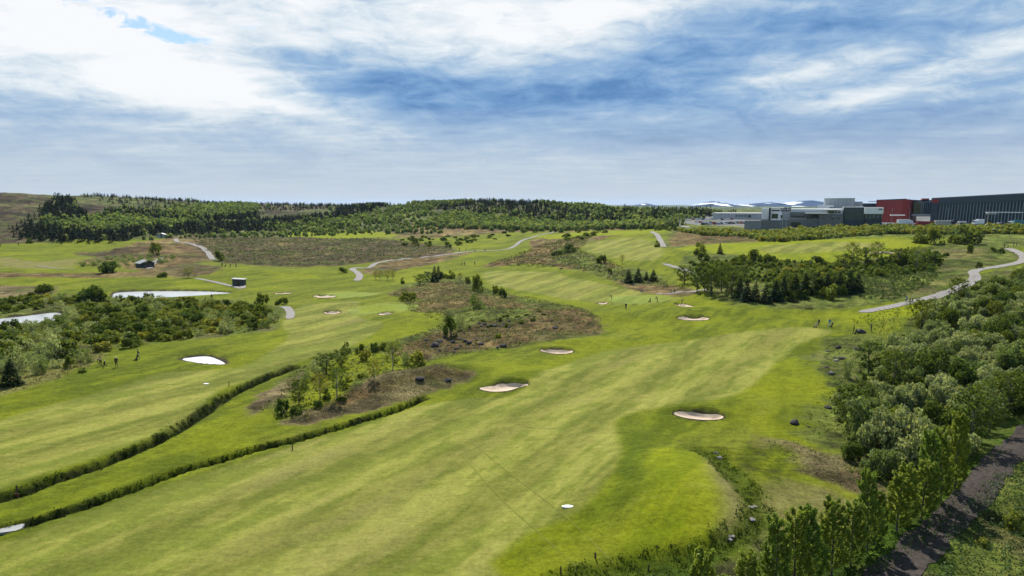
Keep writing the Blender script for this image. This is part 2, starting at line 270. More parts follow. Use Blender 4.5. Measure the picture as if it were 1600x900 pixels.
# ------------------------------------------------------------------ ground colour zones, traced outlines -> (outline, colours, wildness, edge softness)
GRASS = ((.128, .148, .006), (.074, .095, .004)); LUSH = ((.170, .190, .004), (.118, .146, .004)); FAIR = ((.186, .184, .036), (.112, .128, .018))
HEATH = ((.112, .068, .030), (.165, .120, .046)); HDARK = ((.055, .038, .020), (.105, .076, .034)); SCRUB = ((.074, .098, .016), (.120, .138, .026))
DRY = ((.165, .150, .050), (.150, .140, .038)); DIRT = ((.135, .100, .052), (.180, .145, .065)); WOODF = ((.035, .045, .012), (.065, .068, .020))
GREEN = ((.165, .200, .036), (.150, .188, .030)); HILL = ((.062, .042, .023), (.028, .022, .014)); DGR = ((.045, .080, .008), (.065, .110, .010))
ASPH = ((.13, .13, .13), (.16, .16, .155))
Z_ = [
 ([(-300, 372), (0, 383), (100, 381), (300, 372), (600, 372), (880, 355), (1040, 352), (1060, 350), (1040, 333), (900, 325), (700, 312), (560, 320), (300, 312), (0, 300), (-300, 300)], WOODF, .8, 8),
 ([(-300, 300), (-300, 385), (0, 382), (60, 378), (40, 350), (60, 325), (75, 306), (30, 303)], HILL, 1, 6),
 ([(400, 316), (480, 320), (520, 322), (470, 330), (400, 333)], HILL, 1, 8),
 ([(135, 322), (160, 318), (175, 335), (150, 345), (130, 338)], HILL, 1, 5),
 ([(700, 345), (870, 350), (900, 358), (760, 365), (600, 372), (640, 350)], HEATH, 1, 6),
 ([(640, 333), (700, 338), (690, 345), (600, 345), (560, 352), (580, 345)], SCRUB, .8, 4),
 ([(165, 393), (235, 376), (300, 371), (336, 404), (300, 411), (345, 418), (325, 428), (250, 432), (190, 418), (130, 412), (115, 400), (140, 396)], HEATH, 1, 3),
 ([(290, 366), (360, 369), (480, 371), (560, 372), (640, 378), (710, 386), (700, 398), (640, 405), (540, 414), (440, 417), (350, 411), (330, 400), (300, 380)], HDARK, 1, 3),
 ([(40, 403), (60, 396), (90, 397), (80, 405), (60, 408)], HDARK, 1, 2), ([(115, 396), (150, 394), (200, 390), (205, 402), (150, 405)], HDARK, 1, 2),
 ([(-40, 426), (100, 427), (230, 425), (240, 433), (110, 434), (-40, 433)], HEATH, 1, 1.5),
 ([(250, 418), (300, 413), (345, 418), (325, 428), (260, 430)], HDARK, 1, 1.5),
 ([(560, 425), (590, 413), (640, 405), (700, 398), (735, 394), (720, 400), (690, 409), (640, 419), (590, 428)], HEATH, 1, 1.5),
 ([(470, 358), (560, 361), (620, 366), (600, 371), (480, 371), (440, 367)], LUSH, .4, 3),
 ([(-300, 384), (0, 381), (60, 379), (160, 378), (170, 384), (110, 394), (150, 402), (110, 410), (60, 420), (0, 424), (-300, 426)], GRASS, .15, 3),
 ([(0, 402), (60, 409), (110, 405), (120, 415), (60, 421), (0, 416)], DRY, .5, 3),
 # heathland island in the middle
 ([(612, 458), (650, 440), (700, 431), (745, 440), (765, 453), (850, 472), (905, 481), (938, 500), (943, 513), (935, 522), (885, 530), (820, 539), (760, 547), (700, 557), (665, 564), (640, 573), (590, 600), (540, 630), (480, 655), (430, 650), (410, 640), (430, 600), (470, 575), (545, 545), (600, 538), (650, 521), (690, 508), (693, 490), (640, 486), (625, 478), (660, 470), (635, 463)], SCRUB, 1, 1.2),
 ([(610, 460), (650, 447), (700, 440), (760, 462), (800, 468), (820, 480), (740, 492), (700, 490), (640, 480), (670, 470)], HEATH, 1, 1.5),
 ([(760, 500), (850, 482), (905, 484), (938, 503), (940, 516), (885, 527), (820, 536), (760, 545), (700, 553), (640, 566), (600, 556), (650, 530), (700, 514)], HEATH, 1, 1.5),
 ([(690, 484), (760, 478), (830, 486), (840, 494), (790, 503), (720, 497)], SCRUB, 1, 1.5),
 ([(739, 580), (738, 588), (700, 604), (660, 618), (600, 634), (540, 649), (470, 664), (436, 664), (450, 650), (520, 620), (560, 605), (600, 585), (650, 574), (700, 574)], DIRT, 1, .8),
 ([(620, 590), (660, 577), (725, 579), (738, 585), (690, 590), (620, 604), (540, 632), (520, 628), (560, 610)], HEATH, 1, .8),
 ([(432, 640), (468, 592), (520, 560), (560, 548), (620, 558), (645, 572), (600, 584), (550, 606), (480, 642), (440, 655)], LUSH, .6, 1.2),
 ([(380, 640), (420, 610), (460, 588), (476, 582), (470, 595), (440, 625), (400, 650)], DIRT, .9, 1.0),
 ([(755, 415), (790, 405), (830, 390), (830, 375), (870, 365), (940, 357), (1000, 361), (950, 371), (910, 382), (905, 393), (935, 405), (960, 412), (975, 425), (1000, 436), (1050, 446), (1080, 450), (1085, 458), (1040, 463), (985, 452), (960, 440), (930, 426), (880, 419), (820, 412), (770, 418)], HEATH, 1, 1.5),
 ([(880, 385), (905, 393), (950, 415), (1000, 420), (1040, 440), (1030, 447), (960, 438), (900, 415), (860, 405)], SCRUB, 1, 2),
 ([(1036, 380), (1060, 352), (1100, 350), (1160, 356), (1300, 345), (1700, 342), (1700, 376), (1480, 372), (1380, 370), (1200, 378), (1200, 384), (1100, 384), (1060, 388)], SCRUB, 1, 3),
 ([(1045, 378), (1065, 362), (1120, 364), (1180, 372), (1180, 379), (1100, 381), (1060, 385)], HEATH, 1, 2),
 ([(1095, 442), (1062, 425), (1065, 405), (1090, 398), (1180, 396), (1230, 406), (1300, 414), (1360, 405), (1450, 384), (1560, 374), (1700, 378), (1700, 384), (1580, 386), (1600, 400), (1560, 414), (1530, 418), (1518, 440), (1450, 463), (1400, 473), (1330, 480), (1250, 484), (1180, 478), (1110, 464)], SCRUB, 1, 2),
 ([(1470, 392), (1530, 388), (1545, 398), (1490, 406), (1460, 402)], DRY, 1, 2), ([(1450, 440), (1490, 432), (1500, 440), (1450, 455), (1430, 456)], DRY, 1, 2),
 ([(1460, 452), (1530, 440), (1545, 422), (1600, 416), (1700, 400), (1700, 700), (1560, 715), (1500, 760), (1400, 780), (1340, 750), (1290, 710), (1290, 640), (1340, 590), (1380, 545), (1420, 500)], SCRUB, 1, 2),
 ([(1295, 528), (1350, 524), (1385, 530), (1370, 600), (1320, 640), (1300, 700), (1250, 670), (1270, 640), (1290, 600), (1270, 560)], SCRUB, .8, 2.5),
 ([(1195, 686), (1240, 690), (1300, 712), (1370, 745), (1400, 790), (1340, 770), (1260, 742), (1205, 715)], DIRT, .9, 1.2),
 ([(1180, 745), (1260, 750), (1340, 785), (1340, 830), (1260, 850), (1190, 850), (1200, 800)], DRY, .6, 1.6),
 ([(1060, 700), (1150, 700), (1210, 690), (1240, 730), (1200, 760), (1160, 735), (1110, 708)], GRASS, .8, 1.5),
 ([(1150, 870), (1200, 850), (1400, 800), (1500, 740), (1600, 660), (1700, 640), (1700, 1100), (1000, 1100), (1000, 905)], DGR, 1, 1.5),
 ([(1500, 790), (1560, 740), (1640, 680), (1700, 700), (1700, 1000), (1440, 1000)], SCRUB, 1, 1.2),
 ([(-60, 500), (0, 478), (80, 462), (160, 462), (300, 466), (430, 478), (445, 490), (436, 512), (380, 522), (250, 534), (170, 548), (120, 575), (40, 600), (-60, 620)], SCRUB, 1, 1.5),
 ([(70, 570), (160, 545), (150, 565), (60, 600), (0, 618), (-40, 620)], DRY, .6, 1.5),
 ([(-60, 446), (50, 447), (90, 450), (60, 462), (-60, 466)], DIRT, .9, 1),
 ([(1045, 336), (1062, 348.5), (1160, 355), (1250, 358), (1330, 350), (1700, 348), (1700, 322), (1200, 326), (1050, 330)], ASPH, .3, 1.5),
 ([(900, 356), (1060, 345), (1040, 336), (1110, 334), (1180, 333), (1180, 326), (1000, 324), (900, 330)], SCRUB, .8, 6),
 ([(985, 648), (960, 662), (972, 700), (952, 750), (902, 800), (825, 845), (790, 880), (850, 865), (925, 820), (985, 765), (1005, 705), (1003, 665)], ((.080, .106, .004), (.060, .084, .004)), .2, 2.2),  # longer rough, but mostly the slope's shading painted into the ground colour
 ([(1010, 712), (1040, 700), (1085, 706), (1120, 728), (1145, 752), (1160, 785), (1150, 812), (1110, 838), (1060, 852), (1000, 862), (950, 862), (960, 835), (1000, 790), (1020, 750)], LUSH, .15, 1.6),
 ([(1105, 712), (1130, 735), (1152, 760), (1165, 790), (1152, 815), (1125, 830), (1135, 800), (1130, 770), (1110, 740)], DRY, .3, 1.3),
 # mown fairways
 ([(-100, 880), (0, 848), (120, 805), (300, 745), (450, 700), (560, 668), (650, 636), (740, 622), (800, 618), (850, 578), (930, 553), (1000, 540), (1120, 525), (1240, 511), (1290, 514), (1300, 520), (1250, 538), (1215, 565), (1190, 590), (1165, 608), (1120, 624), (1040, 634), (985, 646), (960, 662), (970, 700), (950, 750), (900, 800), (820, 838), (770, 880), (740, 930), (-100, 1100)], FAIR, .0, .8),
 ([(-80, 680), (0, 655), (180, 606), (260, 582), (370, 574), (420, 550), (450, 525), (440, 505), (455, 485), (500, 474), (560, 470), (560, 495), (600, 505), (570, 530), (520, 550), (450, 572), (400, 592), (340, 610), (300, 650), (200, 696), (60, 742), (-80, 780)], FAIR, .0, .8),
 ([(760, 424), (830, 424), (900, 436), (960, 448), (1010, 458), (980, 476), (900, 470), (820, 455), (760, 440)], FAIR, .0, 1.2),
 ([(920, 380), (1000, 372), (1030, 385), (1035, 400), (1010, 408), (960, 404), (915, 392)], FAIR, 0, 2),
 ([(1190, 384), (1300, 378), (1370, 380), (1375, 386), (1340, 392), (1250, 398), (1180, 394)], FAIR, 0, 2),
 ([(1180, 378), (1300, 374), (1420, 375), (1440, 388), (1380, 402), (1330, 406), (1260, 410), (1200, 404), (1150, 398), (1060, 390), (1090, 383)], LUSH, .1, 1.5),
 ([(1195, 384), (1300, 378), (1372, 380), (1378, 386), (1340, 391), (1250, 396), (1190, 392)], FAIR, 0, 1.5),
 ([(1320, 500), (1400, 474), (1455, 470), (1460, 480), (1420, 492), (1350, 502)], LUSH, .15, 2),
 ([(830, 368), (1020, 360), (1030, 364), (900, 372)], LUSH, .1, 2),
]
GREENS = [([(545, 484), (565, 478), (600, 474), (640, 476), (655, 478), (640, 484), (610, 489), (570, 491), (548, 490)], 'pale oval putting green'),
          ([(500, 461), (520, 457), (560, 456), (592, 459), (570, 463), (530, 465), (505, 464)], ''),
          ([(950, 466), (975, 462.5), (1020, 461), (1050, 464), (1040, 470), (1000, 474), (960, 473)], '')]
print('zones', len(Z_))
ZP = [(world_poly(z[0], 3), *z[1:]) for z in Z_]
GP = [world_poly(z[0], 4) for z in GREENS]

# ------------------------------------------------------------------ terrain grid (finer where one looks, coarser behind)
az = np.concatenate([np.linspace(-math.pi, -R(47), 60)[:-1], np.linspace(-R(47), R(47), 860), np.linspace(R(47), math.pi, 60)[1:]])
lr = np.concatenate([np.linspace(math.log(3), math.log(36), 14)[:-1], np.linspace(math.log(36), math.log(1500), 540), np.linspace(math.log(1500), math.log(26000), 40)[1:]])
rr = np.exp(lr); NA, NR = len(az), len(rr)
AA, RR = np.meshgrid(az, rr); GX = (np.sin(AA)*RR); GY = (np.cos(AA)*RR)
xs, ys = GX.ravel(), GY.ravel(); dist = RR.ravel()
GZ = base_carve(xs, ys)
c1 = np.tile(GRASS[0], (len(xs), 1)).astype(float); c2 = np.tile(GRASS[1], (len(xs), 1)).astype(float); wild = np.full(len(xs), .25)
jit = (fbm(xs/3.1, ys/3.1, 3, 5)-.5)
far = dist > 1450
c1[far] = SCRUB[0]; c2[far] = WOODF[0]; wild[far] = .8
fairm = np.zeros(len(xs))
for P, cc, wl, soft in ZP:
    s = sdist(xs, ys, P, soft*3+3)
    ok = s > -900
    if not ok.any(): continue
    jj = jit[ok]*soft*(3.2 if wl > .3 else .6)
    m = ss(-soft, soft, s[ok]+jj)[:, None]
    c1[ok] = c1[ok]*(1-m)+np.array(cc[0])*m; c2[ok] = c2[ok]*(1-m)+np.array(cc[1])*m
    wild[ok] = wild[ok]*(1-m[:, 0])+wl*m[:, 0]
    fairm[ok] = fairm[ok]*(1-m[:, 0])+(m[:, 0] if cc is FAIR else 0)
for P in GP:
    s = sdist(xs, ys, P, 9); ok = s > -900
    m = ss(-.2, .2, s[ok]+0)[:, None]; a = ss(-2.6, -2.2, s[ok])[:, None]*.55
    c1[ok] = c1[ok]*(1-a)+np.array(FAIR[0])*a; c1[ok] = c1[ok]*(1-m)+np.array(GREEN[0])*m; c2[ok] = c2[ok]*(1-m)+np.array(GREEN[1])*m; wild[ok] *= (1-m[:, 0])
# mown turf: long soft streaks along the hole, alternate mowing stripes, worn brownish patches
fa, fb = U([(560, 700), (930, 545)]); fd = (fb-fa)/np.linalg.norm(fb-fa)
u = xs*fd[0]+ys*fd[1]; v = -xs*fd[1]+ys*fd[0]
wv = v+6*(fbm(u/60, v/60, 2, 8)-.5)
k1 = fbm(u/9, v/1.8, 3, 41); k2 = fbm(xs/26, ys/26, 3, 43); k3 = fbm(u/30, v/5, 3, 47)
k4 = fbm(u/2.6, v/.75, 2, 49)
stripe = np.tanh(np.sin(wv/5.2*math.pi)*2.2)
t = np.clip(.5+(k1-.5)*2.4+(k3-.5)*1.5+(k4-.5)*1.5*(dist < 260), 0, 1)[:, None]
colr = c1*t+c2*(1-t)
brown = ss(.50, .80, k3*.55+k2*.45+ (k1-.5)*.25)*(1-ss(.3, .8, wild))*(.35+.65*fairm)
colr = colr*(1-.5*brown[:, None])+np.array((.150, .135, .045))*.5*brown[:, None]
colr *= (1+.13*stripe*fairm)[:, None]
lush = ss(.52, .75, fbm(xs/17+3, ys/17, 3, 53))*(1-fairm)*(1-ss(.3, .8, wild))*.5
colr = colr*(1-lush[:, None])+np.array(LUSH[0])*lush[:, None]
# wild ground: patches of heather, dead grass and green
hp = fbm(xs/4.2, ys/4.2, 4, 61); wm = ss(.45, .9, wild)
colr *= (1+wm*(hp-.5)*1.9)[:, None]
dg = ss(.56, .7, fbm(xs/6.5, ys/6.5, 3, 67))*wm*.55; colr = colr*(1-dg[:, None])+np.array((.150, .128, .052))*dg[:, None]
dk = ss(.60, .72, fbm(xs/3.3, ys/3.3, 3, 71))*wm*.6; colr = colr*(1-dk[:, None])+np.array((.030, .026, .014))*dk[:, None]
gg = ss(.58, .72, fbm(xs/11, ys/11, 3, 73))*wm*.5*(dist < 1500); colr = colr*(1-gg[:, None])+np.array((.075, .110, .016))*gg[:, None]
fn = fbm(xs/28, ys/28, 4, 101); fs_ = fbm(xs/60, ys/9, 3, 103); fm = ss(200, 500, dist)*ss(.4, .9, wild); colr *= (1+fm*((fn-.5)*1.7+(fs_-.5)*1.3))[:, None]; colr = np.maximum(colr, .004)
# ditches: dark grass with the trench's shade painted in; pond banks: bare wet earth
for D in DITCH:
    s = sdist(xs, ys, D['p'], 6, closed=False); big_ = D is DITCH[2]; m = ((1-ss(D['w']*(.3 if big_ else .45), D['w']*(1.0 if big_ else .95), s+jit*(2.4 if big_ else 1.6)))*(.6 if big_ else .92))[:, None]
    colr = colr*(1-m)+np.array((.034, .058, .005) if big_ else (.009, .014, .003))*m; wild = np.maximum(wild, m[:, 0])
for (P, nm) in WP:
    s = sdist(xs, ys, P, 5); m = (ss(-1.1, -.5, s+jit*.8))[:, None]; colr = colr*(1-m)+np.array((.045, .034, .020))*m
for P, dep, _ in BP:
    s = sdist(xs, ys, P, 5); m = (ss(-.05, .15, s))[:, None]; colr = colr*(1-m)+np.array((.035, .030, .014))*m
# hummocks where the ground is wild
hum = (fbm(xs/2.3, ys/2.3, 3, 81)-.5)*.75+(fbm(xs/7, ys/7, 2, 83)-.5)*.9
GZ = GZ+hum*ss(.5, 1, wild)*(1-ss(600, 1200, dist)*0)
for P, lv in zip([w[0] for w in WP], WLEV):
    s = sdist(xs, ys, P, 2); GZ = np.where(s > -.05, np.minimum(GZ, lv-.12), GZ)
ZG = GZ.reshape(NR, NA)
def gz(x, y):
    x = np.asarray(x, float); y = np.asarray(y, float); d = np.clip(np.hypot(x, y), rr[0], rr[-1]*.999); a = np.arctan2(x, y)
    i = np.clip(np.searchsorted(rr, d)-1, 0, NR-2); j = np.clip(np.searchsorted(az, a)-1, 0, NA-2)
    tr = (d-rr[i])/(rr[i+1]-rr[i]); ta = (a-az[j])/(az[j+1]-az[j])
    return (ZG[i, j]*(1-ta)+ZG[i, j+1]*ta)*(1-tr)+(ZG[i+1, j]*(1-ta)+ZG[i+1, j+1]*ta)*tr
def gpt(px, py):
    p = U([(px, py)], fz=gz)[0]; return p[0], p[1], float(gz(p[0], p[1]))

# ------------------------------------------------------------------ mesh helpers
def tag(o, label=None, cat=None, group=None, kind=None):
    if label: o['label'] = label
    if cat: o['category'] = cat
    if group: o['group'] = group
    if kind: o['kind'] = kind
    return o
def me_np(name, V, Fq, mats=(), col=None, mi=None, smooth=False, extra=None, Fq2=None):
    V = np.asarray(V, np.float32); Fq = np.asarray(Fq, np.int32); me = bpy.data.meshes.new(name); k = Fq.shape[1]
    me.vertices.add(len(V)); me.vertices.foreach_set('co', V.ravel())
    idx = Fq.ravel(); starts = np.arange(0, len(idx), k, dtype=np.int32); tot = len(Fq)
    if Fq2 is not None:
        Fq2 = np.asarray(Fq2, np.int32); k2 = Fq2.shape[1]; starts = np.concatenate([starts, len(idx)+np.arange(0, Fq2.size, k2, dtype=np.int32)]); idx = np.concatenate([idx, Fq2.ravel()]); tot += len(Fq2)
    me.loops.add(len(idx)); me.loops.foreach_set('vertex_index', idx)
    me.polygons.add(tot); me.polygons.foreach_set('loop_start', starts)
    for m in mats: me.materials.append(m)
    if mi is not None: me.polygons.foreach_set('material_index', np.asarray(mi, np.int32))
    if smooth: me.polygons.foreach_set('use_smooth', np.ones(tot, bool))
    me.update(calc_edges=True)
    if col is not None:
        a = me.attributes.new('tone', 'FLOAT_COLOR', 'POINT'); c = np.ones((len(V), 4), np.float32); c[:, :col.shape[1]] = col; a.data.foreach_set('color', c.ravel())
    for nm_, arr in (extra or {}).items():
        a = me.attributes.new(nm_, 'FLOAT', 'POINT'); a.data.foreach_set('value', np.asarray(arr, np.float32))
    return me
def ob(name, me, parent=None, loc=None, rz=None):
    o = bpy.data.objects.new(name, me); COL.objects.link(o)
    if parent: o.parent = parent
    if loc is not None: o.location = loc
    if rz is not None: o.rotation_euler[2] = rz
    return o
def copy_tree(o, parent=None):
    c = o.copy(); COL.objects.link(c); c.parent = parent
    for ch in list(KIDS.get(o.name, [])): copy_tree(ch, c)
    return c
KIDS = {}
def kid(name, me, parent):
    o = ob(name, me, parent); KIDS.setdefault(parent.name, []).append(o); return o

def mat(name, base, rough=.6, metal=0, spec=.3, var=.12, scale=6., bump=0., nscale=None):
    m = bpy.data.materials.new(name); m.use_nodes = True; t = m.node_tree; G_ = G(t); b = t.nodes['Principled BSDF']
    tcn = t.nodes.new('ShaderNodeTexCoord'); n = G_.noise(tcn.outputs['Object'], scale, 4, .6)
    lo = tuple(v*(1-var) for v in base); hi = tuple(min(1, v*(1+var)) for v in base)
    c = G_.ramp(n, [(.3, lo), (.7, hi)]); t.links.new(c, b.inputs['Base Color'])
    b.inputs['Roughness'].default_value = rough; b.inputs['Metallic'].default_value = metal; b.inputs['Specular IOR Level'].default_value = spec
    if bump:
        bn = t.nodes.new('ShaderNodeBump'); bn.inputs['Strength'].default_value = bump; t.links.new(G_.noise(tcn.outputs['Object'], nscale or scale*3, 5), bn.inputs['Height']); t.links.new(bn.outputs[0], b.inputs['Normal'])
    return m
# ground material
def ground_mat():
    m = bpy.data.materials.new('turf'); m.use_nodes = True; t = m.node_tree; q = G(t); b = t.nodes['Principled BSDF']
    at = t.nodes.new('ShaderNodeAttribute'); at.attribute_name = 'tone'; wl = t.nodes.new('ShaderNodeAttribute'); wl.attribute_name = 'wild'
    geo = t.nodes.new('ShaderNodeNewGeometry'); pos = geo.outputs['Position']
    w = wl.outputs['Fac']
    f1 = q.noise(pos, 2.2, 8, .78); f2 = q.noise(pos, .55, 4, .65); f3 = q.noise(pos, 11, 3, .7)
    mp = t.nodes.new('ShaderNodeMapping'); mp.inputs['Rotation'].default_value = (0, 0, -math.atan2(fd[1], fd[0])); mp.inputs['Scale'].default_value = (.35, 1.9, 1); t.links.new(pos, mp.inputs['Vector'])
    f4 = q.noise(mp.outputs[0], .8, 7, .75, .4)
    amp = q.m('ADD', .72, q.m('MULTIPLY', w, 1.0))
    a = q.m('ADD', q.m('MULTIPLY', q.m('SUBTRACT', f1, .5), 1.6), q.m('ADD', q.m('MULTIPLY', q.m('SUBTRACT', f3, .5), 1.3), q.m('ADD', q.m('MULTIPLY', q.m('SUBTRACT', f2, .5), .9), q.m('MULTIPLY', q.m('SUBTRACT', f4, .5), 1.1))))
    k = q.m('MAXIMUM', q.m('ADD', 1.0, q.m('MULTIPLY', a, amp)), .12)
    vm = t.nodes.new('ShaderNodeVectorMath'); vm.operation = 'SCALE'; t.links.new(at.outputs['Color'], vm.inputs[0]); t.links.new(k, vm.inputs['Scale'])
    y = q.mix(q.m('MULTIPLY', q.m('SUBTRACT', f4, .55), 1.6, clamp=True), vm.outputs[0], (.175, .165, .065))
    t.links.new(y, b.inputs['Base Color']); b.inputs['Roughness'].default_value = .9; b.inputs['Specular IOR Level'].default_value = .04
    bn = t.nodes.new('ShaderNodeBump'); bn.inputs['Distance'].default_value = .5
    t.links.new(q.m('ADD', .42, q.m('MULTIPLY', w, .5)), bn.inputs['Strength'])
    t.links.new(q.m('ADD', f1, q.m('MULTIPLY', f3, .6)), bn.inputs['Height']); t.links.new(bn.outputs[0], b.inputs['Normal'])
    return m
MG = ground_mat()
ii, jj = np.meshgrid(np.arange(NR-1), np.arange(NA-1), indexing='ij')
v0 = ii*NA+jj; quads = np.stack([v0, v0+NA, v0+NA+1, v0+1], -1).reshape(-1, 4)
Vg = np.stack([xs, ys, GZ], 1); Vg[::NA] = Vg[NA-1::NA]
ctr = len(Vg); Vg = np.vstack([Vg, [0, 0, float(GZ[:NA].mean())]]); cap = np.array([(j, j+1, ctr) for j in range(NA-1)])
gme = me_np('ground', Vg, quads, [MG], col=np.vstack([colr, colr[:1]]), smooth=True, extra={'wild': np.append(wild, .2)}, Fq2=cap[:, [0, 1, 2]])
tag(ob('ground', gme), kind='structure')
#--PART2--
# ------------------------------------------------------------------ sheets laid on the ground: sand, greens, water, paths
def sand_mat():
    m = bpy.data.materials.new('sand'); m.use_nodes = True; t = m.node_tree; q = G(t); b = t.nodes['Principled BSDF']
    pos = t.nodes.new('ShaderNodeNewGeometry').outputs['Position']
    c = q.ramp(q.noise(pos, 1.1, 5, .65, .6), [(.3, (.33, .245, .17)), (.5, (.44, .34, .25)), (.7, (.54, .435, .33))]); t.links.new(c, b.inputs['Base Color'])
    b.inputs['Roughness'].default_value = .95; b.inputs['Specular IOR Level'].default_value = .1
    bn = t.nodes.new('ShaderNodeBump'); bn.inputs['Strength'].default_value = .5; bn.inputs['Distance'].default_value = .15
    t.links.new(q.noise(pos, 4, 4), bn.inputs['Height']); t.links.new(bn.outputs[0], b.inputs['Normal']); return m
MSAND = sand_mat()
def sheet(name, P, mt, off=.05, rings=7, shrink=0, step=.6, zf=None, flat=None):
    Q = []
    for i in range(len(P)):
        a, b = P[i], P[(i+1) % len(P)]; n = max(1, int(np.linalg.norm(b-a)/step))
        for k in range(n): Q.append(a+(b-a)*k/n)
    Q = np.array(Q); c = Q.mean(0); n = len(Q); V = []
    Dm = np.linalg.norm(Q-c, axis=1, keepdims=True); sc0 = np.maximum(1-shrink/np.maximum(Dm, .1), .3)
    for r in range(rings+1): V.append(c+(Q-c)*sc0*(1-r/(rings+1))**.8)
    V = np.vstack(V+[c[None]]); z = np.full(len(V), flat) if flat is not None else gz(V[:, 0], V[:, 1])+off
    Fq = [(r*n+i, r*n+(i+1) % n, (r+1)*n+(i+1) % n, (r+1)*n+i) for r in range(rings) for i in range(n)]
    Ft = [(rings*n+i, rings*n+(i+1) % n, len(V)-1) for i in range(n)]
    return ob(name, me_np(name, np.column_stack([V, z]), Fq, [mt], smooth=True, Fq2=Ft))
for P, dep, lb in BP:
    D_ = np.hypot(*P.mean(0)); o = sheet('sand_bunker', P, MSAND, off=.035+D_*.00012, shrink=.42, step=.35); tag(o, lb, 'bunker', 'sand bunkers of the golf course')
def water_mat():
    m = bpy.data.materials.new('water'); m.use_nodes = True; t = m.node_tree; q = G(t); b = t.nodes['Principled BSDF']
    b.inputs['Base Color'].default_value = (.38, .39, .40, 1); b.inputs['Roughness'].default_value = .16; b.inputs['IOR'].default_value = 1.33  # pale base colour: sky glare on the water painted in
    b.inputs['Specular IOR Level'].default_value = .9
    pos = t.nodes.new('ShaderNodeNewGeometry').outputs['Position']; bn = t.nodes.new('ShaderNodeBump'); bn.inputs['Strength'].default_value = .35; bn.inputs['Distance'].default_value = .1
    t.links.new(q.noise(pos, 2.4, 4), bn.inputs['Height']); t.links.new(bn.outputs[0], b.inputs['Normal']); return m
MWAT = water_mat()
MPUD = MWAT.copy(); MPUD.node_tree.nodes['Principled BSDF'].inputs['Base Color'].default_value = (.62, .61, .62, 1)  # puddle base near white, the sky's glare painted into it
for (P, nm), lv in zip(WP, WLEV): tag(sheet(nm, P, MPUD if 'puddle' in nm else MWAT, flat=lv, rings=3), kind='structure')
def road_mat(name, c0, c1, sc=1.5):
    m = bpy.data.materials.new(name); m.use_nodes = True; t = m.node_tree; q = G(t); b = t.nodes['Principled BSDF']
    pos = t.nodes.new('ShaderNodeNewGeometry').outputs['Position']
    c = q.ramp(q.noise(pos, sc, 6, .7), [(.33, c0), (.67, c1)]); t.links.new(c, b.inputs['Base Color']); b.inputs['Roughness'].default_value = .95; b.inputs['Specular IOR Level'].default_value = .05
    bn = t.nodes.new('ShaderNodeBump'); bn.inputs['Strength'].default_value = .4; bn.inputs['Distance'].default_value = .1; t.links.new(q.noise(pos, 9, 3), bn.inputs['Height']); t.links.new(bn.outputs[0], b.inputs['Normal'])
    return m
MPATH = road_mat('path_gravel', (.17, .155, .14), (.27, .25, .235)); MTRACK = road_mat('dark_gravel', (.026, .021, .018), (.068, .056, .048), 2.2)
MASPH = road_mat('asphalt', (.06, .06, .06), (.10, .10, .10)); MSEAM = road_mat('worn_turf', (.11, .135, .012), (.19, .185, .05), 3)
def ribbon(name, px, w, mt, off=.05, wvar=.12, taper=0, ncross=3, pts=None, vs=.0):
    P = smooth_loop(pts if pts is not None else U(px, fz=gz), 6, False); Q = [P[0]]
    L = np.concatenate([[0], np.cumsum(np.linalg.norm(np.diff(P, axis=0), axis=1))]); s = np.arange(0, L[-1], max(.5, w*.3))
    P = np.column_stack([np.interp(s, L, P[:, 0]), np.interp(s, L, P[:, 1])]); T = np.gradient(P, axis=0); T /= np.linalg.norm(T, axis=1, keepdims=True)+1e-9; Nn = np.column_stack([-T[:, 1], T[:, 0]])
    V = []; k = ncross*2+1
    ta = np.ones(len(P)) if not taper else np.clip(np.minimum(np.arange(len(P)), np.arange(len(P))[::-1])/taper+.3, 0, 1)
    for j in range(k):
        f = (j/(k-1)*2-1)*w/2; nz = (vnoise(P[:, 0]*.9+j*9, P[:, 1]*.9)-.5)*wvar*w if j in (0, k-1) else 0
        q = P+Nn*((f+(nz if j == k-1 else -nz if j == 0 else 0))*ta)[:, None] if not np.isscalar(nz) else P+Nn*(f*ta)[:, None]; V.append(q)
    V = np.stack(V, 1).reshape(-1, 2); d = np.hypot(V[:, 0], V[:, 1]); z = gz(V[:, 0], V[:, 1])+off+d*.00025
    Fq = [(i*k+j, i*k+j+1, (i+1)*k+j+1, (i+1)*k+j) for i in range(len(P)-1) for j in range(k-1)]
    return tag(ob(name, me_np(name, np.column_stack([V, z]), Fq, [mt], smooth=True)), kind='structure')
PATHS = [([(1342, 488), (1352, 487), (1372, 483), (1420, 473), (1450, 466), (1490, 453), (1516, 442), (1524, 433), (1521, 425), (1538, 420), (1565, 416), (1590, 411), (1600, 404), (1594, 397), (1583, 391), (1572, 388)], 3.0),
 ([(557, 439), (562, 431), (553, 423), (553, 419), (575, 419), (585, 413), (600, 409), (640, 404), (690, 399), (735, 393), (790, 390), (805, 384), (816, 376), (842, 368), (874, 361), (879, 357)], 2.8),
 ([(275, 373), (278, 378), (305, 384), (318, 388), (325, 395), (333, 406)], 3.0),
 ([(1018, 362), (1028, 369), (1033, 378), (1037, 386)], 3.0), ([(1036, 412), (1050, 416), (1066, 421), (1084, 427)], 2.4), ([(1060, 347), (1062, 352), (1076, 356)], 3),
 ([(1024, 460), (1050, 458.5), (1082, 456), (1112, 452)], 2.0), ([(436, 480), (447, 481), (454, 489), (452, 499)], 2.2),
 ([(305, 435), (345, 443), (366, 448), (378, 451), (379, 446), (368, 441)], 1.8), ([(233, 420), (240, 411), (256, 401)], 3.0),
 ([(1372, 395.2), (1395, 394), (1412, 394)], 1.6), ([(58, 415.5), (85, 419), (118, 421)], 1.2)]
for px, w in PATHS: ribbon('path', px, w, MPATH, taper=3)
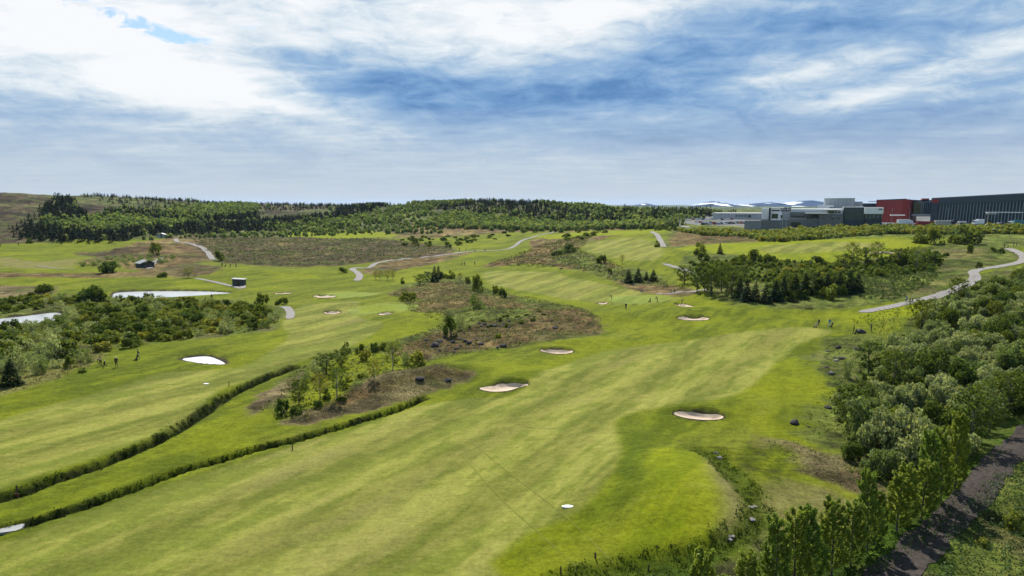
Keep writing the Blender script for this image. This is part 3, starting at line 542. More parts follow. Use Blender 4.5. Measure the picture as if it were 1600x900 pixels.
ribbon('gravel_track', [(1640, 655), (1610, 678), (1580, 705), (1552, 738), (1520, 775), (1482, 815), (1442, 853), (1400, 893), (1340, 950)], 3.2, MTRACK, wvar=.22, off=.06)
for a in ([(700, 690), (725, 715), (760, 755), (800, 796), (850, 840), (885, 872), (905, 893)], [(740, 694), (790, 735), (830, 765), (870, 796), (900, 822), (930, 852), (960, 884)]):
    ribbon('turf_seam', a, .07, MSEAM, wvar=.9, off=.02, ncross=1)
ribbon('turf_seam', [(815, 668), (850, 669.5), (884, 671.5)], .05, MTRACK, wvar=.9, off=.02, ncross=1)
# distance mown verge line on the big path etc. are colour of the ground itself

# ------------------------------------------------------------------ foliage
def leaf_mat(name, c, var=.22, trans=.45, hue=(1.25, 1.05, .8), dark=(.75, .9, 1.0)):
    m = bpy.data.materials.new(name); m.use_nodes = True; t = m.node_tree; q = G(t); t.nodes.remove(t.nodes['Principled BSDF'])
    out = t.nodes['Material Output']; at = t.nodes.new('ShaderNodeAttribute'); at.attribute_name = 'tone'
    oi = t.nodes.new('ShaderNodeObjectInfo')
    a = tuple(c[i]*dark[i] for i in range(3)); b = tuple(c[i]*hue[i] for i in range(3))
    base = q.ramp(oi.outputs['Random'], [(0, a), (.5, c), (1, b)])
    col = q.mix(1.0, base, at.outputs['Color'], 'MULTIPLY')
    d = t.nodes.new('ShaderNodeBsdfDiffuse'); tr = t.nodes.new('ShaderNodeBsdfTranslucent'); mx = t.nodes.new('ShaderNodeMixShader'); mx.inputs[0].default_value = trans
    gl = t.nodes.new('ShaderNodeBsdfGlossy'); gl.inputs['Roughness'].default_value = .45; gl.inputs['Color'].default_value = (.9, .95, 1, 1); m2 = t.nodes.new('ShaderNodeMixShader'); m2.inputs[0].default_value = .004
    trc = q.mix(1.0, col, (1.25, 1.3, .7), 'MULTIPLY')
    t.links.new(col, d.inputs[0]); t.links.new(trc, tr.inputs[0]); t.links.new(d.outputs[0], mx.inputs[1]); t.links.new(tr.outputs[0], mx.inputs[2])
    t.links.new(mx.outputs[0], m2.inputs[1]); t.links.new(gl.outputs[0], m2.inputs[2]); t.links.new(m2.outputs[0], out.inputs[0]); return m
ML = dict(willow=leaf_mat('willow_leaf', (.200, .222, .098), hue=(1.35, 1.3, 1.4), dark=(.55, .68, .42)), birch=leaf_mat('birch_leaf', (.175, .185, .032), hue=(1.3, 1.1, .9)),
          bush=leaf_mat('bush_leaf', (.088, .112, .020), hue=(1.5, 1.35, 1.0)), spruce=leaf_mat('spruce_needle', (.026, .046, .017), trans=.1), poplar=leaf_mat('poplar_leaf', (.205, .245, .036), hue=(1.1, 1.05, .9), trans=.5),
          spruce_far=leaf_mat('far_spruce', (.017, .027, .012), trans=.05), birch_far=leaf_mat('far_birch', (.185, .205, .062), trans=.4, hue=(1.08, 1.05, 1.0)),
          ditch=leaf_mat('ditch_leaf', (.026, .046, .008), trans=.3), herb=leaf_mat('herb_leaf', (.050, .085, .012), trans=.3), tuft=leaf_mat('dry_grass_tuft', (.15, .14, .06), trans=.3), lupin=leaf_mat('lupin_leaf', (.055, .090, .030), trans=.2))
MBARK = mat('bark', (.10, .085, .07), .9, var=.3, scale=9, bump=.4); MBARKP = mat('pale_bark', (.22, .20, .17), .9, var=.3, scale=9, bump=.3)
def unit(v): return v/(np.linalg.norm(v, axis=-1, keepdims=True)+1e-9)
def quads_at(C, Nrm, S, asp=1.0, rng=RNG, droop=None):
    n = len(C); r = unit(rng.normal(size=(n, 3))); a = unit(np.cross(Nrm, r)) if droop is None else unit(droop); b = unit(np.cross(Nrm, a))
    a = a*(S*asp)[:, None]; b = b*S[:, None]
    V = np.stack([C-a*.9-b*.25, C-a*.1-b, C+a, C-a*.1+b], 1).reshape(-1, 3)
    return V, np.arange(4*n).reshape(n, 4)
def leafmesh(name, C, Nrm, S, mt, tone, asp=1.0, droop=None):
    V, Fq = quads_at(C, Nrm, S, asp, droop=droop); return me_np(name, V, Fq, [mt], col=np.repeat(tone, 4, 0))
def tones(n, v=.28, k=None):
    b = 1+RNG.uniform(-v, v, n); y = RNG.uniform(-.12, .12, n)
    if k is not None: b = b*k
    return np.column_stack([b*(1+y), b, b*(1-y)])
def tube(pts, rad, seg=5):
    pts = np.array(pts, float); V = []; Fq = []
    for i, p in enumerate(pts):
        d = pts[min(i+1, len(pts)-1)]-pts[max(i-1, 0)]; d = d/(np.linalg.norm(d)+1e-9); a = np.cross(d, [0.3, .9, .2]); a /= np.linalg.norm(a)+1e-9; b = np.cross(d, a)
        for k in range(seg): t = 2*math.pi*k/seg; V.append(p+(a*math.cos(t)+b*math.sin(t))*rad[i])
    for i in range(len(pts)-1):
        for k in range(seg): Fq.append((i*seg+k, i*seg+(k+1) % seg, (i+1)*seg+(k+1) % seg, (i+1)*seg+k))
    return np.array(V), np.array(Fq)
def join(parts):
    V = []; Fq = []; o = 0
    for v, f in parts: V.append(v); Fq.append(np.asarray(f)+o); o += len(v)
    return np.vstack(V), np.vstack(Fq)
def bush_proto(name, n, leaf, mt, wob=.5, clumps=16, h=1.0, stems=5, low=.10, open_=.0, asp=1.2):
    """unit bush: radius about 1, height h; leaves gather in clumps around branch ends"""
    cc = []
    while len(cc) < clumps:
        p = RNG.uniform(-1, 1, 3); p[2] = RNG.uniform(low, 1)
        e = math.hypot(p[0], p[1])**2+((p[2]-.35)/.7)**2
        if e < 1 and e > .18-open_: cc.append(p*np.array([.82, .82, .9*h]))
    cc = np.array(cc); rad = RNG.uniform(.20, .42, clumps)*(1-.2*open_); w = RNG.choice(clumps, n, p=rad**2/(rad**2).sum())
    dirs = unit(RNG.normal(size=(n, 3))); rr_ = rad[w]*RNG.uniform(.45, 1.12, n)**.6
    C = cc[w]+dirs*rr_[:, None]*np.array([1, 1, .8*h]); C[:, 2] = np.maximum(C[:, 2], .03*h+RNG.uniform(0, .05, n))
    Nn = unit(dirs+RNG.normal(size=(n, 3))*.9+np.array([0, 0, .4])); S = leaf*RNG.uniform(.6, 1.3, n)
    crown = leafmesh(name+'_crown', C, Nn, S, mt, tones(n, .26, k=(1+RNG.uniform(-.15, .15, clumps))[w]), asp)
    parts = []
    for i in range(stems):
        e = cc[i % clumps]*.85; m_ = e*.5+RNG.normal(size=3)*.05; parts.append(tube([[RNG.normal()*.04, RNG.normal()*.04, -.05], m_, e], [.035, .022, .006], 4))
    V, Fq = join(parts); return crown, me_np(name+'_stem', V, Fq, [MBARK])
def tree_proto(name, n, leaf, mt, bark, h=1.0, r=.32, base=.22, nb=16, up=.5):
    """unit-height broadleaf with a bare lower trunk"""
    P = [(0, 0, -.03), (RNG.normal()*.01, RNG.normal()*.01, .35), (RNG.normal()*.02, RNG.normal()*.02, .7), (RNG.normal()*.02, RNG.normal()*.02, .96)]; parts = [tube(P, [.022, .017, .010, .003], 6)]
    cc = []; rad = []
    for i in range(nb):
        z = base+(.92-base)*(i+.5)/nb; a = i*2.4+RNG.uniform(-.3, .3); L = r*(math.sin(math.pi*min(1, (z-base*.6)/(1.05-base*.6))**.8)+.15)*RNG.uniform(.6, 1.1)
        e = np.array([math.cos(a)*L, math.sin(a)*L, z+up*L]); s = np.array([0, 0, z-.04]); parts.append(tube([s, s*.4+e*.6+[0, 0, -.02], e], [.008, .005, .002], 4))
        for t in (.45, .75, 1.0): cc.append(s*(1-t)+e*t); rad.append(RNG.uniform(.05, .10)*(1.2 if t > .7 else .8))
    cc.append(np.array([0, 0, .95])); rad.append(.06); cc = np.array(cc); rad = np.array(rad)
    w = RNG.choice(len(cc), n, p=rad**1.5/(rad**1.5).sum()); d = unit(RNG.normal(size=(n, 3))); C = cc[w]+d*(rad[w]*RNG.uniform(.2, 1.15, n))[:, None]
    crown = leafmesh(name+'_crown', C, unit(d+RNG.normal(size=(n, 3))*.8+[0, 0, .4]), leaf*RNG.uniform(.6, 1.3, n), mt, tones(n), 1.2)
    V, Fq = join(parts); return crown, me_np(name+'_trunk', V, Fq, [bark])
def spruce_proto(name, n, r=.30, mt=None, base=.03, lf=.026, th=1.0):
    z = RNG.uniform(0, 1, n)**1.25; z = base+z*(.97-base); nw = 13; zq = np.floor(z*nw+RNG.uniform(-.25, .25, n))/nw; az_ = RNG.uniform(0, 2*math.pi, n)
    lob = 1+.22*np.sin(az_*5+zq*31)+.12*np.sin(az_*9-zq*50); R_ = r*(1-zq)**.85*lob*RNG.uniform(.35, 1.05, n)**.5
    o = np.column_stack([np.cos(az_), np.sin(az_), np.zeros(n)]); C = o*R_[:, None]; C[:, 2] = np.clip(zq+.06-R_*.35+RNG.uniform(-.015, .02, n), .01, 1)
    dr = unit(o+np.array([0, 0, -.35])+RNG.normal(size=(n, 3))*.25); Nn = unit(np.array([0, 0, 1])+o*.35+RNG.normal(size=(n, 3))*.35)
    crown = leafmesh(name+'_crown', C, Nn, lf*RNG.uniform(.6, 1.4, n)*(1.3-.6*z), mt or ML['spruce'], tones(n, .35), 2.2, droop=dr)
    V, Fq = tube([(0, 0, -.03), (0, 0, .5*th), (0, 0, 1.0*th)], [.022, .013, .002], 5); return crown, me_np(name+'_trunk', V, Fq, [MBARK])
def poplar_proto(name, n, h=7.5):
    P = [(0, 0, -.2), (RNG.normal()*.05, RNG.normal()*.05, h*.4), (RNG.normal()*.1, RNG.normal()*.1, h*.75), (RNG.normal()*.12, RNG.normal()*.12, h)]; parts = [tube(P, [.09, .065, .035, .010], 6)]
    seg = []; P = np.array(P)
    def trunk(z): return np.array([np.interp(z, P[:, 2], P[:, 0]), np.interp(z, P[:, 2], P[:, 1]), z])
    for i in range(52):
        z = .35+(h-.75)*(i/52)**.95; a = i*2.4+RNG.uniform(-.4, .4); L = (1.62-1.05*(z/h)**1.3)*RNG.uniform(.55, 1.1)*(.8 if z < 1.2 else 1)
        s = trunk(z); m_ = s+np.array([math.cos(a)*L*.6, math.sin(a)*L*.6, L*.45]); e = s+np.array([math.cos(a)*L*.85, math.sin(a)*L*.85, L*1.25])
        parts.append(tube([s, m_, e], [.022, .013, .004], 4)); seg += [(s*.6+m_*.4, m_), (m_, e), (m_, e)]
        for k in range(2):
            a2 = a+RNG.uniform(-.9, .9); e2 = m_+np.array([math.cos(a2)*L*.35, math.sin(a2)*L*.35, L*.55]); seg.append((m_, e2)); parts.append(tube([m_, e2], [.008, .003], 3))
    seg.append((trunk(h*.8), trunk(h)+[0, 0, .15])); seg.append((trunk(h*.86), trunk(h)+[0, 0, .15])); A = np.array([s[0] for s in seg]); B = np.array([s[1] for s in seg])
    w = RNG.integers(0, len(seg), n); t = RNG.uniform(0, 1.04, n)[:, None]; rd = unit(RNG.normal(size=(n, 3)))
    C = A[w]*(1-t)+B[w]*t+rd*RNG.uniform(.02, .17, n)[:, None]
    crown = leafmesh(name+'_crown', C, unit(rd+RNG.normal(size=(n, 3))*.5+[0, 0, .7]), RNG.uniform(.04, .085, n), ML['poplar'], tones(n, .22), 1.15)
    V, Fq = join(parts); return crown, me_np(name+'_trunk', V, Fq, [MBARK])
PW = [bush_proto('willow', 3000, .050, ML['willow'], clumps=RNG.integers(14, 22), h=RNG.uniform(.95, 1.25)) for _ in range(7)]
PB = [bush_proto('bush', 750, .085, ML['bush'], clumps=RNG.integers(9, 15), h=RNG.uniform(.9, 1.3)) for _ in range(5)]
PY = [bush_proto('birch_bush', 420, .11, ML['birch'], clumps=RNG.integers(9, 14), h=RNG.uniform(1.0, 1.6)) for _ in range(5)]
PO = [bush_proto('open_bush', 620, .060, ML['willow'], clumps=RNG.integers(10, 15), h=1.2, open_=.1, stems=9) for _ in range(3)]
PD = [bush_proto('thicket_bush', 2200, .055, ML['bush'], clumps=RNG.integers(16, 24), h=1.2, open_=.12, stems=8) for _ in range(3)]
PT = [tree_proto('birch', 900, .020, ML['birch'], MBARKP) for _ in range(4)]
PTD = [tree_proto('alder', 1500, .020, ML['bush'], MBARK, r=.36, base=.12, nb=20) for _ in range(3)]
PS = [spruce_proto('spruce', 1100) for _ in range(4)]
PPO = [poplar_proto('poplar', 12500) for _ in range(4)]
# bases of the frequent kinds also far away: lighter meshes
FS = [spruce_proto('far_spruce', 80, r=.30, mt=ML['spruce_far'], lf=.06, th=.3) for _ in range(3)]
def far_cloud(name, n, mt, s=.2, h=1.3):
    d = unit(RNG.normal(size=(n, 3))); d[:, 2] = np.abs(d[:, 2])*h; C = d*RNG.uniform(.5, 1, n)[:, None]; C[:, :2] *= .9
    return leafmesh(name, C, unit(d+RNG.normal(size=(n, 3))*.5), s*RNG.uniform(.7, 1.4, n), mt, tones(n, .22), 1.1)
FB = [far_cloud('far_birch_crown', 60, ML['birch_far'], .30) for _ in range(4)]
FD = [far_cloud('far_willow_crown', 60, ML['bush'], .30, 1.0) for _ in range(3)]
_tm = me_np('stub_trunk', *tube([(0, 0, -.1), (0, 0, .8)], [.05, .02], 4), [MBARK])

def plant(kind, x, y, r, h, label, cat, group=None, protos=None, part=('crown', 'stem'), z=None, k=None, tilt=0):
    if kind in ('willow_bush', 'dark_bush', 'birch_bush'): kind = 'grey_willow' if protos is PO else 'leafy_bush' if protos is PB and group and 'left' in group else kind
    cr, st = protos[RNG.integers(len(protos)) if k is None else k % len(protos)]
    e = bpy.data.objects.new(kind, None); COL.objects.link(e); e.empty_display_size = .3
    e.location = (x, y, (float(gz(x, y)) if z is None else z)-.03); e.rotation_euler = (RNG.normal()*tilt, RNG.normal()*tilt, RNG.uniform(0, 6.28)); e.scale = (r, r, h)
    a = ob(part[0], cr, e); b = ob(part[1], st, e); tag(e, label, cat, group); return e
def in_poly(pts, P): return seg_d(pts[:, 0], pts[:, 1], P) > 0
def scatter(px, n, mind, avoid=(), tries=30, P=None):
    P = U(px, fz=gz) if P is None else P; lo, hi = P.min(0), P.max(0); out = np.zeros((0, 2)); k = 0; cell = {}
    res = []
    for _ in range(tries):
        c = RNG.uniform(lo, hi, (max(200, n), 2)); c = c[in_poly(c, P)]
        for q in c:
            i, j = int(q[0]//mind), int(q[1]//mind); okk = True
            for a in (-1, 0, 1):
                for b in (-1, 0, 1):
                    for w_ in cell.get((i+a, j+b), ()):
                        if (w_[0]-q[0])**2+(w_[1]-q[1])**2 < mind*mind: okk = False; break
            if okk and not any(seg_d(np.array([q[0]]), np.array([q[1]]), A_)[0] > -m_ for A_, m_ in avoid): cell.setdefault((i, j), []).append(q); res.append(q)
            if len(res) >= n: return np.array(res)
    return np.array(res) if res else out
# --- the thicket on the right
gapP = U([(1500, 520), (1515, 498), (1540, 494), (1560, 505), (1540, 520)], fz=gz)
trackP = U([(1640, 655), (1610, 678), (1580, 705), (1552, 738), (1520, 775), (1482, 815), (1442, 853)], fz=gz)
def near_line(q, L, m): return seg_d(q[:, 0], q[:, 1], L, False) < m
def area(P): return abs(np.sum(P[:, 0]*np.roll(P[:, 1], -1)-np.roll(P[:, 0], -1)*P[:, 1]))/2
thick = [(1310, 712), (1345, 742), (1400, 756), (1450, 758), (1500, 735), (1560, 690), (1620, 640), (1720, 580), (1760, 430), (1600, 433), (1570, 450), (1500, 470), (1440, 505), (1430, 525), (1405, 545), (1390, 580), (1360, 610), (1340, 640), (1312, 672)]
TQ = scatter(thick, 320, 2.6, avoid=((gapP, 1.0),)); TQ = TQ[~near_line(TQ, trackP, 3.6)]
print('thicket', len(TQ), 'area', area(U(thick, fz=gz)))
for q in TQ:
    d = math.hypot(*q); big = RNG.choice([.68, .85, 1.0, 1.15, 1.35])*RNG.uniform(.92, 1.08); near = d < 95
    u_ = RNG.uniform()
    if u_ < .10: plant('alder_tree', q[0], q[1], 5.2*big, 5.0*big, 'dark leafy alder of the right thicket', 'tree', 'alders of the thicket on the right', PTD, part=('crown', 'trunk')); continue
    if u_ < .24: plant('thicket_bush', q[0], q[1], 2.2*big, 3.0*big, 'dark green bush of the right thicket', 'bush', 'dark bushes of the thicket on the right', PD, part=('foliage', 'stem')); continue
    plant('willow_bush', q[0], q[1], 2.0*big*(1.15 if near else 1), (4.0 if near else 2.7)*big, 'grey green willow bush of the right thicket', 'bush', 'willow bushes of the thicket on the right', PW, part=('foliage', 'stem'))
PX = lambda px, py: gpt(px, py)
def put(kind, px, py, hpx, wpx=None, label='', cat='bush', group=None):
    x, y, z = gpt(px, py); d = math.sqrt(x*x+y*y+(CAMZ-z)**2); m = d/F*math.sqrt(1+((px-800)/F)**2)**0; h = hpx*m*1.05
    w = (wpx if wpx else hpx*1.1)*m/2
    if kind == 'spruce_tree': return plant(kind, x, y, w/.30 if wpx else h, h, label, 'tree', group, PS, ('crown', 'trunk'))
    if kind in ('birch_tree', 'alder_tree'): return plant(kind, x, y, (w/.33) if wpx else h, h, label, 'tree', group, PT if kind == 'birch_tree' else PTD, ('crown', 'trunk'))
    return plant(kind, x, y, w, h/1.05, label, cat, group, {'willow_bush': PO if d < 200 else PB, 'birch_bush': PY, 'dark_bush': PB}[kind], ('foliage', 'stem'))
S_, B_, A_, O_, Y_, D_ = 'spruce_tree', 'birch_tree', 'alder_tree', 'willow_bush', 'birch_bush', 'dark_bush'
for t in [
 (B_, 614, 580, 44, 28, 'tallest slender birch on the brown island beside the dry mound', None), (B_, 585, 592, 27, 20, 'small birch just left of the tallest slender birch', None),
 (B_, 500, 622, 36, 26, 'birch above the second ditch, left of its taller neighbour', None), (B_, 527, 622, 46, 28, 'birch with a round shadow in the middle of the green slope', None),
 (A_, 467, 632, 36, 28, 'dark bushy alder at the left end of the island', None), (D_, 442, 648, 18, 22, 'lowest left bush of the island above the ditch', None),
 (A_, 510, 584, 30, 34, 'wide alder in the bush row of the island', None), (A_, 533, 573, 26, 24, 'alder in the middle of the bush row of the island', None), (O_, 492, 590, 22, 26, 'grey willow at the left of the bush row', None),
 (O_, 478, 606, 20, 22, 'grey willow below the left end of the bush row', None), (D_, 541, 553, 15, 17, 'leftmost dark round bush at the top edge of the island', 'd'), (D_, 562, 554, 14, 16, 'second dark round bush at the top edge of the island', 'd'),
 (D_, 584, 550, 13, 16, 'third dark round bush at the top edge of the island', 'd'), (D_, 597, 548, 12, 14, 'rightmost dark round bush at the top edge of the island', 'd'), (Y_, 572, 563, 13, 18, 'pale bush below the dark round bushes', None),
 (B_, 618, 545, 12, 12, 'tiny birch right of the dark round bushes', None), (Y_, 652, 571, 20, 26, 'yellow green bush above the brown mound', None), (O_, 636, 570, 16, 22, 'grey bush left of the yellow green bush above the mound', None),
 (D_, 705, 525, 24, 26, 'dark green bush left of the black lava rocks', None), (O_, 721, 517, 20, 20, 'grey willow behind the dark green bush by the lava rocks', None), (Y_, 780, 528, 7, 13, 'low green shrub right of the lava rocks', None),
 (O_, 742, 485, 23, 32, 'wide grey willow on the upper island', None), (D_, 746, 455, 19, 20, 'dark willow at the top edge of the island', None), (O_, 785, 464, 17, 14, 'slim grey willow at the right top of the island', None), (O_, 773, 458, 11, 12, 'small grey willow left of the slim one', None),
 (O_, 730, 443, 10, 10, 'small willow above the island top', None), (B_, 719, 439, 12, 9, 'small birch above the island top', None), (D_, 704, 435, 10, 16, 'low bush right of the two dark spruces', None), (D_, 692, 434, 8, 12, 'lower bush beside the two dark spruces', None),
 (S_, 679, 440, 23, 13, 'taller dark spruce at the island top', None), (S_, 685, 436, 20, 12, 'right dark spruce of the pair at the island top', None), (A_, 669, 440, 15, 18, 'round alder left of the dark spruces', None), (A_, 657, 445, 16, 18, 'leftmost alder beside the dark spruces', None),
 (B_, 587, 437, 13, 9, 'first of four small birches on the bright turf', 'q'), (B_, 594, 438, 14, 9, 'second of four small birches on the bright turf', 'q'), (B_, 606, 438, 15, 12, 'third and widest of four small birches on the bright turf', 'q'), (B_, 614, 437, 14, 9, 'fourth of four small birches on the bright turf', 'q'),
 (O_, 629, 443, 8, 7, 'tiny bush right of the four small birches', None), (D_, 536, 426, 7, 15, 'flat dark bush left of the winding path end', None), (D_, 638, 471, 11, 30, 'wide low bush at the left tip of the island', None),
 (D_, 440, 476, 13, 19, 'round bush beside the small path by the left thicket', None), (D_, 411, 478, 14, 22, 'round bush left of the small path end', None), (D_, 940, 411, 12, 18, 'round bush on the brown slope below the upper fairway', None),
 (B_, 972, 412, 13, 8, 'lone small birch below the upper fairway', None), (D_, 953, 428, 9, 8, 'small dark bush above the four spruces', None), (S_, 982, 442, 19, 15, 'first of four dark spruces left of the grove', 's'), (S_, 997, 441, 21, 16, 'second and tallest of four dark spruces left of the grove', 's'),
 (S_, 1010, 438, 13, 10, 'third and smallest of four dark spruces left of the grove', 's'), (S_, 1021, 439, 17, 15, 'fourth of four dark spruces left of the grove', 's'), (A_, 1069, 443, 25, 28, 'round alder standing left of the grove', None),
 (A_, 1089, 456, 36, 26, 'leftmost tall alder of the grove', 'g'), (A_, 1101, 455, 34, 24, 'alder of the grove with bare lower trunk', 'g'), (A_, 1112, 460, 42, 32, 'big alder in the left part of the grove', 'g'), (A_, 1127, 455, 42, 32, 'tallest alder in the grove', 'g'), (A_, 1120, 446, 36, 30, 'alder at the back of the grove', 'g'),
 (A_, 1143, 463, 36, 30, 'dark alder in the middle of the grove', 'g'), (S_, 1156, 466, 30, 18, 'spruce between the alders of the grove', 'g'), (S_, 1166, 471, 32, 18, 'spruce at the front of the grove', 'g'), (S_, 1180, 471, 28, 17, 'spruce right of the front spruce', 'g'),
 (S_, 1196, 473, 28, 18, 'spruce standing lowest at the right end of the grove', 'g'), (A_, 1152, 452, 32, 30, 'pale alder behind the spruces of the grove', 'g'),
 (D_, 1094, 397, 14, 24, 'big round bush above the grove', None), (D_, 1099, 407, 12, 20, 'second round bush above the grove', None), (S_, 1125, 396, 15, 9, 'lone spruce at the edge of the upper fairway', None), (D_, 1079, 411, 5, 12, 'low bush left of the round bushes', None),
 (D_, 1170, 411, 17, 28, 'wide round bush between grove and upper fairway', None), (D_, 1200, 413, 18, 16, 'upright bush right of the wide round bush', None), (D_, 1027, 386, 8, 10, 'bush beside the bend of the upper path', None), (D_, 892, 393, 10, 26, 'wide scrub bush left of the upper fairway', None), (D_, 870, 398, 8, 18, 'low scrub bush on the brown slope', None),
 (S_, 1212, 470, 30, 20, '', 'r'), (S_, 1224, 466, 30, 20, '', 'r'), (A_, 1233, 462, 32, 26, '', 'ra'), (S_, 1242, 463, 32, 20, '', 'r'), (S_, 1258, 461, 30, 20, '', 'r'), (A_, 1268, 458, 30, 28, '', 'ra'), (S_, 1278, 459, 30, 20, '', 'r'), (S_, 1292, 459, 28, 18, '', 'r'),
 (A_, 1302, 456, 28, 26, '', 'ra'), (S_, 1312, 458, 28, 18, '', 'r'), (S_, 1327, 458, 30, 20, '', 'r'), (S_, 1340, 456, 24, 18, '', 'r'), (Y_, 1300, 468, 15, 22, 'pale yellow bush in front of the dark spruce row', None), (O_, 1258, 482, 9, 18, 'low bush at the fairway edge below the spruce row', None),
 (B_, 1332, 421, 36, 20, 'tall thin birch behind the lupin slope', None), (A_, 1352, 413, 22, 30, 'round alder above the lupin slope', None), (B_, 1371, 411, 28, 20, 'birch right of the round alder above the lupins', None), (A_, 1320, 424, 24, 26, 'alder left of the tall thin birch', None),
 (A_, 1405, 413, 20, 34, 'wide alder in the middle of the upper scrub', None), (B_, 1432, 421, 30, 24, 'birch in the middle right of the upper scrub', None), (O_, 1452, 411, 18, 26, 'grey willow right of the upper scrub birch', None), (D_, 1420, 415, 20, 26, 'dark bush between the upper scrub trees', None),
 (D_, 1437, 380, 15, 24, 'dark rounded bush right of the upper fairway', None), (D_, 1460, 381, 15, 26, 'darkest rounded bush right of the upper fairway', None), (D_, 1507, 380, 19, 42, 'biggest dark bush below the parked trucks', None), (O_, 1517, 396, 12, 10, 'grey willow on the pale grass by the path bend', None),
 (D_, 1531, 419, 6, 10, 'little bush beside the winding path', None), (D_, 1552, 393, 5, 9, 'left one of two tiny bushes by the upper path', None), (D_, 1563, 396, 5, 10, 'right one of two tiny bushes by the upper path', None), (D_, 1278, 413, 10, 26, 'low wide bush below the upper fairway', None),
 (S_, 18, 602, 32, 26, 'dark spruce at the left edge casting a black shadow', None), (O_, 30, 578, 26, 28, 'grey willow behind the dark spruce at the left edge', None), (O_, 57, 585, 20, 16, 'left of two thin willows near the left spruce', None), (O_, 68, 584, 16, 14, 'right of two thin willows near the left spruce', None),
 (D_, 110, 574, 12, 16, 'low bush left of the crouching golfer', None), (O_, 85, 560, 26, 30, 'grey willow in the dry grass at left', None), (O_, 138, 566, 16, 12, 'thin willow near the golfers on the left', None), (D_, 129, 582, 5, 12, 'flat bush near the crouching golfer', None),
 (D_, 166, 426, 14, 28, 'big round bush between the left fairways', None), (B_, 295, 434, 14, 16, 'small birch right of the grey hut', None), (D_, 343, 407, 12, 14, 'green bush at the end of the left path', None), (D_, 245, 398, 13, 18, 'dark bush above the grey hut', None),
 (D_, 70, 457, 14, 26, 'round bush at the end of the brown bank', None), (D_, 138, 471, 24, 34, 'big round bush left of the pond', None), (D_, 152, 472, 24, 30, 'round bush nearest the pond', None), (D_, 253, 432, 7, 16, 'low bush below the grey hut', None), (D_, 46, 380, 6, 10, 'dark bush on the far left fairway edge', None),
 (A_, 1357, 584, 42, 40, 'alder leaning at the near left edge of the thicket', None), (O_, 1324, 591, 22, 18, 'upright willow casting a shadow left of the thicket', None), (O_, 1344, 583, 14, 16, 'small round willow beside the leaning alder', None), (O_, 1309, 630, 15, 20, 'round willow near the dark stones by the thicket', None),
 (D_, 1350, 600, 12, 8, 'little bush between thicket and turf', None), (Y_, 1590, 830, 18, 30, 'pale green herb bush beside the gravel track', None), (Y_, 1530, 850, 9, 22, 'low herb bush right of the gravel track', None)]:
    k, px, py, hp, wp, lb, gr = t
    gn = {'d': 'dark round bushes at the island edge', 'q': 'four small birches', 's': 'four dark spruces', 'g': 'grove beside the green', 'r': 'dark spruce row behind the fairway', 'ra': 'alders in the dark spruce row', None: None}[gr]
    if gr == 'r': lb = 'dark spruce in the row behind the right fairway'
    if gr == 'ra': lb = 'alder in the dark spruce row behind the right fairway'
    put(k, px, py, hp, wp, lb, 'bush', gn)
# --- the left thicket
lp = [([(-60, 520), (0, 514), (95, 500), (110, 480), (160, 474), (200, 470), (300, 472), (400, 480), (428, 492), (430, 506), (400, 518), (300, 527), (170, 549), (100, 560), (40, 556), (-60, 560)], 210, 3.0),
      ([(-60, 486), (0, 472), (50, 466), (110, 466), (165, 470), (120, 478), (90, 482), (30, 487), (-60, 494)], 34, 2.8)]
for px, n, md in lp:
    for q in scatter(px, n, md, avoid=tuple((w[0], 1.0) for w in WP)):
        s = RNG.uniform(.7, 1.15); k = RNG.uniform()
        if k < .5: plant('willow_bush', q[0], q[1], 2.1*s, 1.9*s, 'green bush in the dense thicket left of the pond side', 'bush', 'bushes of the thicket on the left', PB, ('foliage', 'stem'))
        elif k < .8: plant('willow_bush', q[0], q[1], 1.9*s, 1.8*s, 'grey green willow bush in the thicket on the left', 'bush', 'grey willows of the thicket on the left', PO, ('foliage', 'stem'))
        else: plant('birch_bush', q[0], q[1], 1.8*s, 1.4*s, 'yellow green birch bush in the thicket on the left', 'bush', 'birch bushes of the thicket on the left', PY, ('foliage', 'stem'))
for q in scatter([(-30, 560), (140, 548), (120, 572), (60, 580), (-30, 590)], 12, 3): plant('willow_bush', q[0], q[1], 1.4, 1.3, 'thin grey willow in the dry grass below the left thicket', 'bush', 'thin willows below the left thicket', PO, ('foliage', 'stem'))
# --- scrub between fairways on the right, and below the industrial yard
def scat(kind, px, n, md, r, h, label, group, protos, var=.25):
    for q in scatter(px, n, md): s = 1+RNG.uniform(-var, var); plant(kind, q[0], q[1], r*s, h*s, label, 'bush' if 'bush' in kind else 'tree', group, protos, ('foliage', 'stem') if 'bush' in kind else ('crown', 'trunk'))
yard = [(1060, 361), (1110, 362), (1180, 366), (1240, 363), (1290, 360), (1340, 358), (1440, 357), (1560, 357), (1700, 357), (1700, 366), (1560, 366), (1460, 366), (1390, 366), (1310, 372), (1240, 377), (1200, 378), (1160, 370), (1100, 368)]
scat('birch_bush', yard, 250, 3.6, 3.0, 2.3, 'yellow green bush below the industrial yard', 'birch bushes below the industrial yard', PY)
scat('dark_bush', yard, 40, 6, 2.4, 2.0, 'dark green bush in the belt below the industrial yard', 'dark bushes below the industrial yard', PB)
mid = [(1095, 440), (1085, 415), (1180, 402), (1230, 408), (1300, 416), (1360, 410), (1450, 395), (1480, 400), (1460, 425), (1400, 430), (1330, 440), (1240, 445), (1150, 440)]
scat('willow_bush', mid, 60, 4, 1.7, 1.3, 'low willow bush in the scrub between the right fairways', 'willow bushes between the right fairways', PB)
scat('birch_bush', [(1200, 418), (1310, 418), (1330, 445), (1210, 452)], 26, 3.2, 1.7, 1.7, 'pale birch bush behind the dark spruce row', 'birch bushes behind the dark spruce row', PY)
